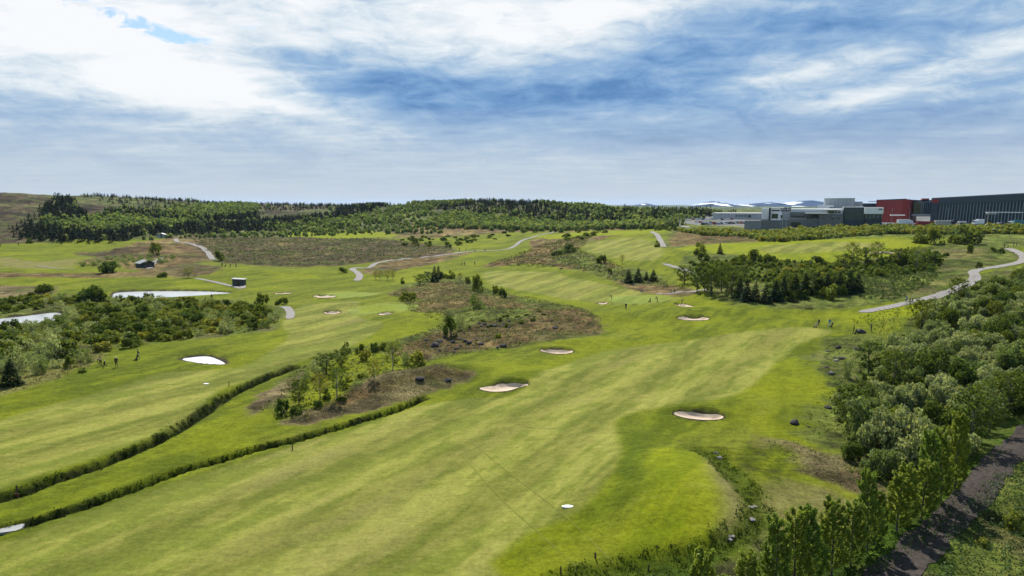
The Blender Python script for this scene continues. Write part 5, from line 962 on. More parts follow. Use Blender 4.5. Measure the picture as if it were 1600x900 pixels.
for i in range(46):
    f = .055+i*.0203; x, y = on(f, .55); x2, y2 = on(f+.007, .55); zt = ztop(f)-4.25-f
    V = [(x, y-.2, gA+1.5), (x+.28, y-.2, gA+1.5), (x+.28, y+.35, gA+1.5), (x, y+.35, gA+1.5), (x2, y2-.2, zt), (x2+.28, y2-.2, zt), (x2+.28, y2+.35, zt), (x2, y2+.35, zt)]
    part('fin', MB().add(V, [(0, 3, 2, 1), (4, 5, 6, 7), (0, 1, 5, 4), (1, 2, 6, 5), (2, 3, 7, 6), (3, 0, 4, 7)]), M['fin_metal'], e)
e = empty('loading_gantry', at(1570, 345, 405), 'long grey gantry roof on posts in front of the finned hall', 'gantry')
part('roof', blk(MB(), 1543, 1600, 331.4, 332.6, 398, 5), M['pale_panel'], e); part('beam', blk(MB(), 1543, 1558, 333.4, 334.6, 397, 2), M['pale_panel'], e)
for i in range(6): part('post', blk(MB(), 1544+i*10.8, 1544.8+i*10.8, 332.7, 349, 398.3, .4), M['steel'], e)
# company sign
e = empty('pylon_sign', at(1227, 357, 424), 'dark blue sign board on two tall poles above the shrubs', 'sign')
for p in (1222.5, 1228.2):
    x, _, z0 = at(p, 359, 424); part('pole', MB().tube([(x, 424.3, z0-1), (x, 424.3, at(p, 330, 424)[2])], [.16, .14], 8), M['steel'], e)
part('board', blk(MB(), 1219.8, 1236, 325, 330.2, 424, .45), M['navy'], e)
tx = bpy.data.curves.new('lettering', 'FONT'); tx.body = 'VOLVO'; tx.size = 1.75; tx.align_x = 'CENTER'; tx.align_y = 'CENTER'; tx.extrude = .03; tx.space_character = 1.12
to = bpy.data.objects.new('t', tx); COL.objects.link(to); bpy.context.view_layer.update(); tm = bpy.data.meshes.new_from_object(to.evaluated_get(bpy.context.evaluated_depsgraph_get())); bpy.data.objects.remove(to); tm.materials.clear(); tm.materials.append(M['letters'])
lo_ = ob('lettering', tm, e); sx, sy, sz = at(1228, 327.6, 424); lo_.location = (sx-e.location.x, sy-.06-e.location.y, sz-e.location.z); lo_.rotation_euler = (R(90), 0, 0)
for p in (1393, 1420.5, 1480):
    x, y, z0 = at(p, 347, 440); f = empty('lamp_post', (x, y, z0), {1393: 'thin lamp post in front of the red hall wall', 1420.5: 'thin lamp post at the corner of the red hall', 1480: 'thin lamp post behind the beige container'}[p], 'lamp post', 'lamp posts in the yard')
    part('pole', MB().tube([(x, y, z0-.5), (x, y, at(p, 326.5, 440)[2])], [.11, .07], 6), M['steel'], f); part('lamp_head', MB().box(x-.5, x+.5, y-.15, y+.15, at(p, 326.5, 440)[2], at(p, 326.5, 440)[2]+.15), M['steel'], f)
# ------------------------------------------------------------------ vehicles
def car_mesh(paint, van=False):
    mb = MB(); L = 4.4; h = 1.45 if not van else 2.0
    body = [(-2.2, .35), (-2.2, .85), (-2.05, .95), (2.1, .80), (2.2, .6), (2.2, .3)]; mb.prism(body, -.88, .88, 0)
    if van: mb.prism([(-2.15, .95), (-2.1, h), (1.1, h), (1.75, .88)], -.84, .84, 0); mb.prism([(1.0, 1.1), (1.15, h-.12), (1.22, h-.12), (1.72, 1.0)], -.78, .78, 1); mb.prism([(-.2, 1.1), (-.2, h-.25), (.95, h-.25), (1.2, 1.1)], -.87, .87, 1)
    else: mb.prism([(-1.9, .93), (-1.35, h-.06), (.35, h-.04), (1.15, .88)], -.80, .80, 1); mb.prism([(-1.35, h-.08), (-1.25, h), (.25, h), (.4, h-.08)], -.74, .74, 0); mb.prism([(-.5, .92), (-.5, h-.04), (-.4, h-.04), (-.4, .92)], -.82, .82, 0)
    for sx in (-1.35, 1.35):
        for sy in (-.86, .86): mb.tube([(sx, sy-.1, .32), (sx, sy+.1, .32)], [.32, .32], 10, 2)
    return mb.mesh('car', [paint, M['car_glass'], M['tyre']])
CARS = {k: car_mesh(M[k+'_paint']) for k in ('white', 'silver', 'black', 'red', 'blue')}; VANS = {k: car_mesh(M[k+'_paint'], True) for k in ('white', 'silver', 'black', 'red', 'blue')}
def car(px, Y, col, rz, label, group, van=False, base=None):
    x = at(px, 345, Y)[0]; o = ob('parked_van' if van else 'parked_car', (VANS if van else CARS)[col], None, (x, Y, float(gz(x, Y))-.05), rz); tag(o, label, 'van' if van else 'car', group); return o
cols = ['white', 'white', 'silver', 'white', 'white', 'black', 'white', 'silver', 'red', 'white', 'white', 'blue']
for r_, (p0, p1, Y) in enumerate([(1064, 1146, 585), (1090, 1166, 540), (1100, 1182, 500)]):
    nm = ('back', 'middle', 'front')[r_]; x = at(p0, 340, Y)[0]; x1 = at(p1, 340, Y)[0]; i = 0
    while x < x1:
        c = cols[(i*5+r_*3) % 12] if r_ < 2 else ['black', 'black', 'silver', 'red', 'blue', 'black', 'white'][i % 7]; px = 800+F*x/Y
        car(px, Y+RNG.uniform(-.5, .5), c, R(-90)+RNG.normal()*.03, '%s car parked in the %s row of the left car park' % (c, nm), 'cars in the car park', r_ == 2 and i % 3 == 0); x += 2.75; i += 1
for i, (px, Y, c, v, rz) in enumerate([(1357, 432, 'white', 0, .1), (1361, 440, 'silver', 0, .3), (1372, 438, 'red', 0, -.2), (1380, 436, 'white', 1, .5), (1386, 430, 'black', 0, .2), (1391, 436, 'white', 1, -.6), (1397, 428, 'white', 0, .2), (1404, 440, 'black', 1, 1.2),
    (1434, 440, 'black', 0, .1), (1441, 445, 'white', 1, .05), (1545, 408, 'silver', 0, .3), (1551, 412, 'white', 0, .2), (1556, 405, 'black', 0, 0), (1562, 410, 'white', 1, .4), (1568, 404, 'black', 1, -.1), (1573, 408, 'silver', 0, .2), (1210, 424, 'white', 0, .1), (1218, 424, 'silver', 0, 0), (1236, 422, 'white', 0, .2), (1213, 446, 'white', 0, 0)]):
    car(px, Y, c, rz, '%s %s parked in the yard %s' % (c, 'van' if v else 'car', 'in front of the red hall' if px > 1350 and px < 1450 else 'under the gantry of the finned hall' if px > 1500 else 'beside the blue sign'), 'vehicles standing in the yard', bool(v))
def truck(px, Y, cab, load, L, label, rz=0, box=True):
    x = at(px, 345, Y)[0]; z = float(gz(x, Y)); e = empty('truck', (x, Y, z), label, 'truck', None, rz)
    c = MB().prism([(L/2-.2, .7), (L/2-.2, 3.1), (L/2+1.3, 3.1), (L/2+2.0, 1.7), (L/2+2.0, .7)], -1.2, 1.2); ob('cab', c.mesh('cab', M[cab]), e)
    ob('windscreen', MB().prism([(L/2+1.42, 2.9), (L/2+1.47, 2.95), (L/2+2.0, 1.9), (L/2+1.93, 1.85)], -1.05, 1.05).mesh('windscreen', M['car_glass']), e); ob('chassis', MB().box(-L/2, L/2, -.5, .5, .7, 1.0).mesh('chassis', M['black_paint']), e)
    if box:
        mb = MB().box(-L/2, L/2-.4, -1.25, 1.25, 1.05, 3.7)
        for i in range(int(L)): mb.box(-L/2+.4+i, -L/2+.5+i, -1.29, 1.29, 1.1, 3.65)
        ob('cargo_box', mb.mesh('cargo_box', M[load]), e)
    else: ob('flatbed', MB().box(-L/2, L/2-.4, -1.25, 1.25, 1.02, 1.25).box(-L/2, L/2-2, -1.0, 1.0, 1.25, 2.0).mesh('flatbed', M[load]), e)
    for sx in (-L/2+1, -L/2+2.2, L/2+.9):
        for sy in (-1.0, 1.0): ob('wheel', MB().tube([(sx, sy-.15, .5), (sx, sy+.15, .5)], [.5, .5], 12).mesh('wheel', M['tyre']), e)
truck(1412, 436, 'white_paint', 'white_paint', 7.5, 'white box truck in front of the red hall'); truck(1501, 425, 'black_paint', 'pale_panel', 6.5, 'dark flatbed truck right of the beige container', math.pi, False)
truck(1531, 415, 'white_paint', 'white_paint', 4, 'white truck in front of the pale fins', math.pi); truck(1539, 418, 'black_paint', 'black_paint', 4, 'dark truck right behind the white truck', .3); truck(1594, 400, 'white_paint', 'teal_paint', 9, 'teal box truck with white cab at the right edge', math.pi)
def container(px, Y, mt, label, rz=0):
    x = at(px, 345, Y)[0]; e = empty('shipping_container', (x, Y, float(gz(x, Y))+.02), label, 'container', None, rz); mb = MB().box(-6.05, 6.05, -1.2, 1.2, 0, 2.6)
    for i in range(28): mb.box(-5.9+i*.43, -5.7+i*.43, -1.26, 1.26, .15, 2.45)
    ob('box', mb.mesh('box', M[mt]), e)
    for s in (-1, 1): ob('door', MB().box(6.06, 6.12, -1.15 if s < 0 else .03, -.03 if s < 0 else 1.15, .1, 2.5).mesh('door', M[mt]), e)
    for sx in (-6.05, 6.05): ob('end_frame', MB().box(sx-.06, sx+.06, -1.28, -1.2, 0, 2.62).box(sx-.06, sx+.06, 1.2, 1.28, 0, 2.62).mesh('end_frame', M[mt]), e)
container(1447.5, 432, 'red_container', 'dark red shipping container above the yellow shrubs'); container(1476, 430, 'beige_container', 'beige shipping container beside the red one')
for i, (px, Y) in enumerate([(1172, 470), (1177, 474), (1183, 470), (1189, 474)]):
    x = at(px, 342, Y)[0]; z = float(gz(x, Y)); e = empty('excavator', (x, Y, z), 'orange digger parked above the retaining wall', 'digger', 'orange diggers above the retaining wall', .5*i)
    ob('body', MB().box(-1.2, 1.0, -1, 1, .9, 2.0).mesh('body', M['orange_paint']), e); ob('cabin', MB().box(-.1, 1.0, -.9, .1, 2.0, 2.9).mesh('cabin', M['car_glass']), e); ob('boom', MB().tube([(1, 0, 1.6), (2.6, 0, 3.4), (3.8, 0, 2.0), (3.4, 0, .8)], [.22, .2, .16, .25], 4).mesh('boom', M['orange_paint']), e)
    for s in (-.9, .9): ob('track', MB().prism([(-1.3, .1), (-1.5, .45), (-1.2, .85), (1.2, .85), (1.5, .45), (1.3, .1)], s-.22, s+.22).mesh('track', M['tyre']), e)
# ------------------------------------------------------------------ huts
def hut(px, py, w, d, h, rz, label, roof='slant', wallm='hut_wall', roofm='hut_roof'):
    x, y, z = gpt(px, py); e = empty('shelter_hut', (x, y, z), label, 'hut', None, rz)
    if roof == 'slant':
        ob('wall', MB().add([(-w/2, -d/2, -.3), (w/2, -d/2, -.3), (w/2, d/2, -.3), (-w/2, d/2, -.3), (-w/2, -d/2, h), (w/2, -d/2, h*.88), (w/2, d/2, h*.88), (-w/2, d/2, h)], [(0, 3, 2, 1), (4, 5, 6, 7), (0, 1, 5, 4), (1, 2, 6, 5), (2, 3, 7, 6), (3, 0, 4, 7)]).mesh('wall', M[wallm]), e)
        ob('roof', MB().add([(-w/2-.3, -d/2-.3, h+.06), (w/2+.3, -d/2-.3, h*.88+.02), (w/2+.3, d/2+.3, h*.88+.02), (-w/2-.3, d/2+.3, h+.06), (-w/2-.3, -d/2-.3, h+.2), (w/2+.3, -d/2-.3, h*.88+.16), (w/2+.3, d/2+.3, h*.88+.16), (-w/2-.3, d/2+.3, h+.2)], [(0, 3, 2, 1), (4, 5, 6, 7), (0, 1, 5, 4), (1, 2, 6, 5), (2, 3, 7, 6), (3, 0, 4, 7)]).mesh('roof', M[roofm]), e)
    else:
        ob('wall', MB().box(-w/2, w/2, -d/2, d/2, -.3, h*.62).mesh('wall', M[wallm]), e)
        for s in (-1, 1): ob('roof', MB().prism([(0, h), (0, h+.15), (s*(w/2+.4), h*.58+.15), (s*(w/2+.4), h*.58)], -d/2-.4, d/2+.4).mesh('roof', M[roofm]), e)
    ob('door', MB().box(-.45, .45, -d/2-.05, -d/2-.01, 0, 1.95).mesh('door', M['wood']), e)
    for s in (-1, 1): ob('window', MB().box(s*w*.33-.4, s*w*.33+.4, -d/2-.04, -d/2-.01, 1.0, 1.6).mesh('window', M['glass_dark']), e)
hut(374, 446, 4.1, 3.2, 2.5, .15, 'dark green grey hut with slanted pale roof on the left fairway'); hut(227, 418, 6, 5, 3.4, .9, 'grey gabled hut among pale bushes on the left', 'gable'); hut(253, 370.5, 6, 5, 2.8, .3, 'pale roofed pavilion by the far left path', 'gable', 'pale_panel', 'roof_light')
# ------------------------------------------------------------------ rocks
def rock(seed, flat=.7):
    bm = bmesh.new(); bmesh.ops.create_icosphere(bm, subdivisions=3, radius=1); rs = np.random.default_rng(seed); o = rs.uniform(0, 50, 3)
    pl = [(unit(rs.normal(size=3)), rs.uniform(.5, .85)) for _ in range(9)]
    for v in bm.verts:
        p = np.array(v.co); n_ = .75+.5*float(fbm(p[0]*1.6+o[0]+p[2], p[1]*1.6+o[1]-p[2]*.7, 3, seed))
        p = p*n_
        for d_, c in pl:
            k = p@d_
            if k > c: p = p-d_*(k-c)*.85
        v.co = (p[0]*1.15, p[1], p[2]*flat)
    me = bpy.data.meshes.new('boulder'); bm.to_mesh(me); bm.free(); me.materials.append(M['basalt']); return me
ROCKS = [rock(i+3, RNG.uniform(.5, .8)) for i in range(6)]; ROCKP = []
for i in range(2): me = ROCKS[i].copy(); me.materials.clear(); me.materials.append(M['pale_rock']); ROCKP.append(me)
def rk(px, py, w, label, group=None, pale=False, hk=1.0, pos=None):
    x, y, z = gpt(px, py) if pos is None else (*pos, float(gz(*pos))); d = math.hypot(x, y); s = w*math.sqrt(d*d+900)/F/2 if pos is None else w
    o = ob('boulder', (ROCKP if pale else ROCKS)[RNG.integers(2 if pale else 6)], None, (x, y, z+s*.12), RNG.uniform(0, 6.28)); o.scale = (s, s, s*hk); tag(o, label, 'rock', group)
for px, py, w, lb in [(655, 593, 15, 'black boulder on the left of the brown mound'), (699, 595, 13, 'black boulder on the right of the brown mound'), (678, 542, 17, 'biggest black lava rock left of the stone field'), (688, 534, 11, 'lava rock just above the biggest one'),
    (727, 533, 9, 'lava rock near the middle of the stone field'), (732, 537, 10, 'rounded lava rock at the middle of the stone field'), (785, 541, 12, 'lava rock at the right end of the stone field'), (1345, 520, 15, 'dark mound shaped boulder between two golfers'),
    (1342, 546, 12, 'flat dark boulder below the golfers on the right'), (1311, 544, 8, 'small dark stone left of the flat boulder'), (1315, 561, 11, 'dark boulder with pale side on the right rough'), (1294, 637, 11, 'dark boulder beside the round willow'), (1243, 662, 14, 'dark stone near the dirt strip'),
    (1263, 667, 5, 'little stone right of the dark stone near the dirt strip'), (868, 513, 9, 'dark rock on the right part of the heath island'), (5, 0, 0, '')]:
    if lb: rk(px, py, w, lb)
rk(1306, 564, 8, 'pale grey stone beside the dark boulder', None, True); rk(1298, 584, 8, 'pale stone near the upright willow', None, True); rk(1592, 832, 12, 'pale grey stone in the herbs beside the track', None, True)
for px, py, w in [(707, 536, 11), (718, 531, 9), (752, 538, 10), (777, 544, 7), (687, 549, 9), (712, 546, 8), (667, 532, 7), (740, 540, 5), (700, 540, 5), (720, 540, 5), (745, 532, 6), (695, 528, 6)]: rk(px, py, w, 'lava rock in the stone field of the heath island', 'lava rocks of the stone field')
for i in range(13): rk(749+i*3.9, 507+RNG.uniform(-2.5, 2.5)+.15*i, RNG.uniform(5, 9), 'lava rock of the dark outcrop on the heath island', 'lava rocks of the long outcrop')
for q in scatter([(700, 500), (790, 488), (850, 490), (930, 505), (880, 525), (760, 544), (680, 556), (640, 560), (690, 528)], 70, 1.5): rk(0, 0, RNG.uniform(.15, .42), 'small dark stone scattered on the heath island', 'small stones on the heath island', pos=q, hk=.8)
for q in scatter([(760, 414), (830, 395), (900, 400), (960, 430), (1060, 454), (1000, 458), (930, 432), (840, 414)], 60, 2.5): rk(0, 0, RNG.uniform(.3, .8), 'dark stone on the brown slope below the upper fairway', 'stones on the brown slope', pos=q, hk=.7)
for q in scatter([(1270, 540), (1340, 528), (1350, 560), (1300, 600), (1270, 580)], 14, 1.5): rk(0, 0, RNG.uniform(.2, .45), 'half buried stone in the rough left of the thicket', 'stones in the right rough', pos=q, hk=.6)
# ------------------------------------------------------------------ golfers
def person_mesh(pose, mats):
    """joints -> one skinned surface; colours follow the nearest limb"""
    J = {'pel': (0, 0, .95), 'wst': (0, 0, 1.12), 'che': (0, .0, 1.33), 'nek': (0, 0, 1.50), 'hd0': (0, .02, 1.60), 'hd1': (0, .03, 1.74)}
    for s, t in ((-1, 'l'), (1, 'r')):
        J.update({'sh'+t: (s*.18, 0, 1.43), 'el'+t: (s*.24, .02, 1.15), 'wr'+t: (s*.25, .10, .90), 'pa'+t: (s*.25, .12, .82), 'hp'+t: (s*.09, 0, .92), 'kn'+t: (s*.11, .03, .50), 'an'+t: (s*.12, -.01, .09), 'to'+t: (s*.13, .16, .035)})
    if pose == 'walk':
        J.update(knl=(-.1, .22, .52), anl=(-.1, .34, .12), tol=(-.1, .50, .08), knr=(.1, -.05, .50), anr=(.1, -.32, .14), tor=(.1, -.20, .04), ell=(-.25, -.12, 1.17), wrl=(-.22, -.02, .95), pal=(-.22, .04, .89), elr=(.25, -.14, 1.18), wrr=(.24, -.36, 1.04), par=(.24, -.43, 1.0))
    if pose in ('putt', 'bend'):
        a = .62 if pose == 'putt' else 1.25; c, s_ = math.cos(a), math.sin(a)
        def rot(p): y, z = p[1], p[2]-.95; return (p[0], y*c+z*s_-.06, .95-y*s_+z*c)
        for k in ('wst', 'che', 'nek', 'hd0', 'hd1', 'shl', 'shr'): J[k] = rot(J[k])
        hy, hz_ = (.50, .78) if pose == 'putt' else (.62, .38)
        for t, sg in (('l', -1), ('r', 1)):
            sh = J['sh'+t]; J['wr'+t] = (sg*.05, hy-.02, hz_+.08); J['pa'+t] = (sg*.04, hy, hz_); J['el'+t] = (sg*.20, (sh[1]+hy)/2-.02, (sh[2]+hz_)/2+.02); J['kn'+t] = (sg*.14, .06, .50)
    Rr = dict(pel=.135, wst=.125, che=.155, nek=.055, hd0=.085, hd1=.075, shl=.075, ell=.048, wrl=.03, pal=.035, hpl=.095, knl=.06, anl=.042, tol=.035); Rr.update({k[:-1]+'r': v for k, v in list(Rr.items()) if k[-1] == 'l' and k != 'pel'})
    E = [('pel', 'wst', 1), ('wst', 'che', 1), ('che', 'nek', 0), ('nek', 'hd0', 2), ('hd0', 'hd1', 2)]
    for t in 'lr': E += [('che', 'sh'+t, 1), ('sh'+t, 'el'+t, 1), ('el'+t, 'wr'+t, 1), ('wr'+t, 'pa'+t, 2), ('pel', 'hp'+t, 3), ('hp'+t, 'kn'+t, 3), ('kn'+t, 'an'+t, 3), ('an'+t, 'to'+t, 4)]
    E = [(a, b, 1 if c == 0 else c) for a, b, c in E]
    ks = list(J); me = bpy.data.meshes.new('p'); me.from_pydata([J[k] for k in ks], [(ks.index(a), ks.index(b)) for a, b, _ in E], []); o = bpy.data.objects.new('p', me); COL.objects.link(o)
    md = o.modifiers.new('s', 'SKIN'); md.use_smooth_shade = True; sv = me.skin_vertices[0].data
    for i, k in enumerate(ks): sv[i].radius = (Rr[k], Rr[k]*(.8 if k in ('che', 'wst', 'pel') else 1)); sv[i].use_root = k == 'pel'
    sb = o.modifiers.new('u', 'SUBSURF'); sb.levels = 1; bpy.context.view_layer.update(); r = bpy.data.meshes.new_from_object(o.evaluated_get(bpy.context.evaluated_depsgraph_get())); bpy.data.objects.remove(o)
    V = [tuple(v.co) for v in r.vertices]; Fs = [tuple(p.vertices) for p in r.polygons]; mi = []
    segs = [(np.array(J[a]), np.array(J[b]), c) for a, b, c in E]
    for p in r.polygons:
        c = np.array(p.center); best = 9; m = 1
        for a, b, k in segs:
            t = np.clip((c-a)@(b-a)/((b-a)@(b-a)), 0, 1); d = np.linalg.norm(c-a-(b-a)*t)
            if d < best: best, m = d, k
        mi.append(m-1)
    mb = MB(); mb.V = V; mb.F = [list(f) for f in Fs]; mb.M = mi; mb.n = len(V)
    for t, sg in (('l', -1), ('r', 1)):            # five fingers, curled
        pa = np.array(J['pa'+t]); d = unit(pa-np.array(J['wr'+t])); sd_ = unit(np.cross(d, [0, 1, .01])) if abs(d[1]) < .8 else np.array([1., 0, 0]); nn = np.cross(sd_, d)
        for i, L in enumerate((.075, .085, .08, .06)): b = pa+d*.02+sd_*(i-1.5)*.02; mb.tube([b, b+d*L*.5+nn*.006, b+d*L*.8+nn*.035], [.010, .009, .006], 5, 1)
        b = pa-d*.02+sd_*.03*sg; mb.tube([b, b+sd_*.03*sg+d*.03, b+sd_*.03*sg+d*.055+nn*.015], [.012, .010, .007], 5, 1)
    h0, h1 = np.array(J['hd0']), np.array(J['hd1']); up = unit(h1-h0); fw = unit(np.cross(np.array([1, 0, 0]), up)) ; fw = fw if fw[1]*1 > -.9 else -fw
    fw = unit(np.cross(up, np.array([1., 0, 0]))); fw = fw if (fw[1]-fw[2]*0) > 0 or pose == 'bend' else -fw; cc_ = (h0+h1)/2
    mb.tube([cc_+fw*.07, cc_+fw*.11-up*.015, cc_+fw*.08-up*.03], [.008, .016, .012], 5, 1)        # nose
    for sg in (-1, 1): mb.tube([cc_+fw*.082+up*.02+np.array([.03*sg, 0, 0]), cc_+fw*.095+up*.02+np.array([.03*sg, 0, 0])], [.012, .007], 6, 3); mb.tube([cc_+np.array([.085*sg, 0, 0])-up*.025, cc_+np.array([.10*sg, 0, 0])+up*.025], [.012, .016], 5, 1)
    mb.tube([cc_+fw*.08-up*.055-np.array([.025, 0, 0]), cc_+fw*.085-up*.058, cc_+fw*.08-up*.055+np.array([.025, 0, 0])], [.004, .008, .004], 5, 0)
    me = bpy.data.meshes.new('person'); me.from_pydata(mb.V, [], mb.F)
    for m in mats: me.materials.append(m)
    me.polygons.foreach_set('material_index', mb.M); me.polygons.foreach_set('use_smooth', [True]*len(mb.F)); return me, (cc_, up, fw, J)
PM = {}
def person(px, py, pose, top, leg, cap, label, rz, group=None, club=True, sc=1.12):
    key = (pose, top, leg)
    if key not in PM: PM[key] = person_mesh(pose, [M[top], M['skin'], M[leg], M['shoe']])
    me, (hc, up, fw, J) = PM[key]; x, y, z = gpt(px, py); o = ob('person', me, None, (x, y, z), rz); o.scale = (sc,)*3; tag(o, label, 'person', group)
    k = MB(); V = []; seg = 10
    for j, (r_, h_) in enumerate([(.105, .02), (.107, .05), (.09, .09), (.05, .118), (.005, .125)]):
        for i in range(seg): a = 2*math.pi*i/seg; V.append(hc+np.array([1, 0, 0])*math.cos(a)*r_+fw*math.sin(a)*r_*1.08+up*h_)
    Fs = [(j*seg+i, j*seg+(i+1) % seg, (j+1)*seg+(i+1) % seg, (j+1)*seg+i) for j in range(4) for i in range(seg)]; k.add(V, Fs); k.add([hc+fw*.10+up*.03+np.array([-.07, 0, 0]), hc+fw*.10+up*.03+np.array([.07, 0, 0]), hc+fw*.19+up*.015+np.array([.05, 0, 0]), hc+fw*.19+up*.015+np.array([-.05, 0, 0]), hc+fw*.10+up*.045+np.array([-.07, 0, 0]), hc+fw*.10+up*.045+np.array([.07, 0, 0]), hc+fw*.19+up*.025+np.array([.05, 0, 0]), hc+fw*.19+up*.025+np.array([-.05, 0, 0])], [(0, 1, 2, 3), (7, 6, 5, 4), (0, 4, 5, 1), (1, 5, 6, 2), (2, 6, 7, 3), (3, 7, 4, 0)])
    ob('cap', k.mesh('cap', M[cap]), o)
    if club:
        p = np.array(J['par']); tip = np.array([p[0]+.12, p[1]+.35, .03]); c = empty('golf_club', (0, 0, 0), 'golf club held by the '+label, 'golf club', 'golf clubs held by the players'); bpy.data.objects.remove(c)
        mb = MB().tube([p+(p-tip)*.12, tip], [.014, .008], 5).box(tip[0]-.06, tip[0]+.06, tip[1]-.02, tip[1]+.04, -.0, .06); c = ob('golf_club', mb.mesh('golf_club', M['steel']), None, (x, y, z), rz); c.scale = (sc,)*3; tag(c, 'golf club held by '+label, 'golf club')
    return o
_bag = None
def trolley(px, py, rz, label, bag='bag_black'):
    x, y, z = gpt(px, py); e = empty('golf_trolley', (x, y, z), label, 'golf trolley', 'golf trolleys', rz)
    mb = MB().tube([(0, 0, .22), (0, -.16, .62), (0, -.32, 1.08)], [.13, .15, .14], 10); ob('bag', mb.mesh('bag', M[bag], smooth=False), e); k = MB()
    for i in range(6): a = i*1.05; k.tube([(math.cos(a)*.07, -.32+math.sin(a)*.05, 1.05), (math.cos(a)*.10, -.40+math.sin(a)*.06, 1.28)], [.012, .03], 5)
    ob('clubs', k.mesh('clubs', M['steel']), e); ob('frame', MB().tube([(0, .12, .2), (0, -.15, .95), (0, -.55, 1.08)], [.02, .02, .02], 5).tube([(-.33, .0, .16), (0, .05, .3), (.33, .0, .16)], [.015, .015, .015], 5).tube([(0, .12, .2), (0, .42, .14)], [.015, .015], 5).mesh('frame', M['steel']), e)
    for s, yy, r_ in ((-.34, 0, .16), (.34, 0, .16), (0, .45, .12)): ob('wheel', MB().tube([(s-.025, yy, r_), (s+.025, yy, r_)], [r_, r_], 12).mesh('wheel', M['tyre']), e)
JB, JN, JW, JL, JP, TD, TL = 'jacket_black', 'jacket_navy', 'jacket_white', 'jacket_blue', 'jacket_pink', 'trousers_dark', 'trousers_light'
for a in [(158, 572, 'bend', JB, TD, 'cap_dark', 'golfer in black crouching at the left fairway edge', 1.2), (182, 574, 'stand', JB, TD, 'cap_white', 'golfer in black with a white cap on the left fairway', .4), (216, 561, 'walk', JB, TD, 'cap_dark', 'golfer in black walking with a trolley on the left', 2.2),
    (1279, 511, 'walk', JB, TD, 'cap_dark', 'golfer in black pulling a pale bag on the right fairway', 1.8), (1296, 511, 'stand', JL, TL, 'cap_dark', 'golfer in a blue top and pale trousers on the right', 2.8), (1334, 521, 'stand', JB, TD, 'cap_dark', 'golfer in black standing left of the dark boulder', 1.0), (1361, 519, 'stand', JN, TD, 'cap_dark', 'golfer in navy standing right of the dark boulder', 4.0),
    (1416, 474, 'walk', JL, TD, 'cap_dark', 'golfer in blue on the gravel path at right', 1.6), (956, 468, 'bend', JB, TD, 'cap_dark', 'golfer bending at the left of the green', 1.3), (978, 484, 'stand', JB, TD, 'cap_white', 'golfer in black standing in front of the green', .3), (1027, 472, 'putt', JB, TD, 'cap_dark', 'tall dark golfer putting on the green', 1.5),
    (1049, 458, 'bend', JB, TD, 'cap_dark', 'golfer bending on the path behind the green', 1.4), (1065, 476, 'putt', JB, TD, 'cap_dark', 'golfer playing from the bunker right of the green', 4.6), (1112, 465, 'stand', JB, TD, 'cap_dark', 'dark dressed golfer standing below the grove', .5), (722, 415, 'walk', JB, TD, 'cap_dark', 'left golfer of the three on the far bright fairway', 1.5),
    (726, 415, 'stand', JB, TD, 'cap_dark', 'middle golfer of the three on the far bright fairway', 2.5), (742, 415, 'stand', JN, TD, 'cap_dark', 'right golfer of the three on the far bright fairway', 3.5), (347, 417, 'stand', JN, TD, 'cap_dark', 'left golfer of three on the far left fairway', .5), (360, 418, 'walk', JB, TD, 'cap_dark', 'middle golfer of three on the far left fairway', 1.5),
    (369, 418, 'stand', JB, TD, 'cap_dark', 'right golfer of three on the far left fairway', 2.5), (331, 469, 'stand', JB, TD, 'cap_dark', 'golfer behind the left thicket', .3), (1569, 388, 'walk', JB, TD, 'cap_dark', 'golfer at the upper end of the winding path', 1.7), (1584, 386, 'stand', JB, TD, 'cap_dark', 'golfer standing at the top of the winding path', .7), (1588, 386, 'walk', JN, TD, 'cap_dark', 'golfer in navy at the top of the winding path', 1.2),
    (108, 381, 'stand', JB, TD, 'cap_dark', 'leftmost golfer on the far left raised tee', .5), (112, 381, 'walk', JN, TD, 'cap_dark', 'second golfer on the far left raised tee', 1.5), (117, 381, 'stand', JW, TD, 'cap_dark', 'golfer in white on the far left raised tee', 2.5), (155, 381, 'stand', JB, TD, 'cap_dark', 'lone golfer at the right of the raised tee', .5),
    (1, 386, 'stand', JB, TD, 'cap_dark', 'golfer at the far left edge', .5), (29, 384, 'walk', JB, TD, 'cap_dark', 'golfer on the far left fairway', .5), (718, 392, 'walk', JB, TD, 'cap_dark', 'golfer on the far small green', .5), (728, 392, 'stand', JN, TD, 'cap_dark', 'second golfer on the far small green', 1.5), (758, 393, 'stand', JB, TD, 'cap_dark', 'golfer right of the far small green', 2.5)]:
    person(*a[:6], a[6], a[7])
for a in [(163, 573, .8, 'black golf trolley beside the crouching golfer'), (213, 563, 2.4, 'black golf trolley pulled by the left walking golfer'), (1274, 512, 1.8, 'golf trolley with pale bag on the right fairway'), (1299, 511, 1.0, 'golf trolley beside the golfer in pale trousers'), (1425, 472, 1.8, 'black golf trolley standing on the gravel path'), (1421, 472, .4, 'second golf trolley on the gravel path'),
    (1015, 472, .8, 'golf bag trolley standing on the green'), (1053, 457, .9, 'golf trolley on the path behind the green'), (320, 470, 1.4, 'golf trolley behind the left thicket'), (1574, 388, 1.1, 'golf trolley at the upper end of the winding path'), (742, 393, 1.1, 'golf trolley beside the far small green'), (352, 417, 1.1, 'golf trolley between the far left golfers'), (1336, 522, 1.1, 'golf trolley beside the golfer left of the boulder')]:
    trolley(*a, bag='jacket_pink' if 'pale' in a[3] and 'bag' in a[3] else 'bag_black')
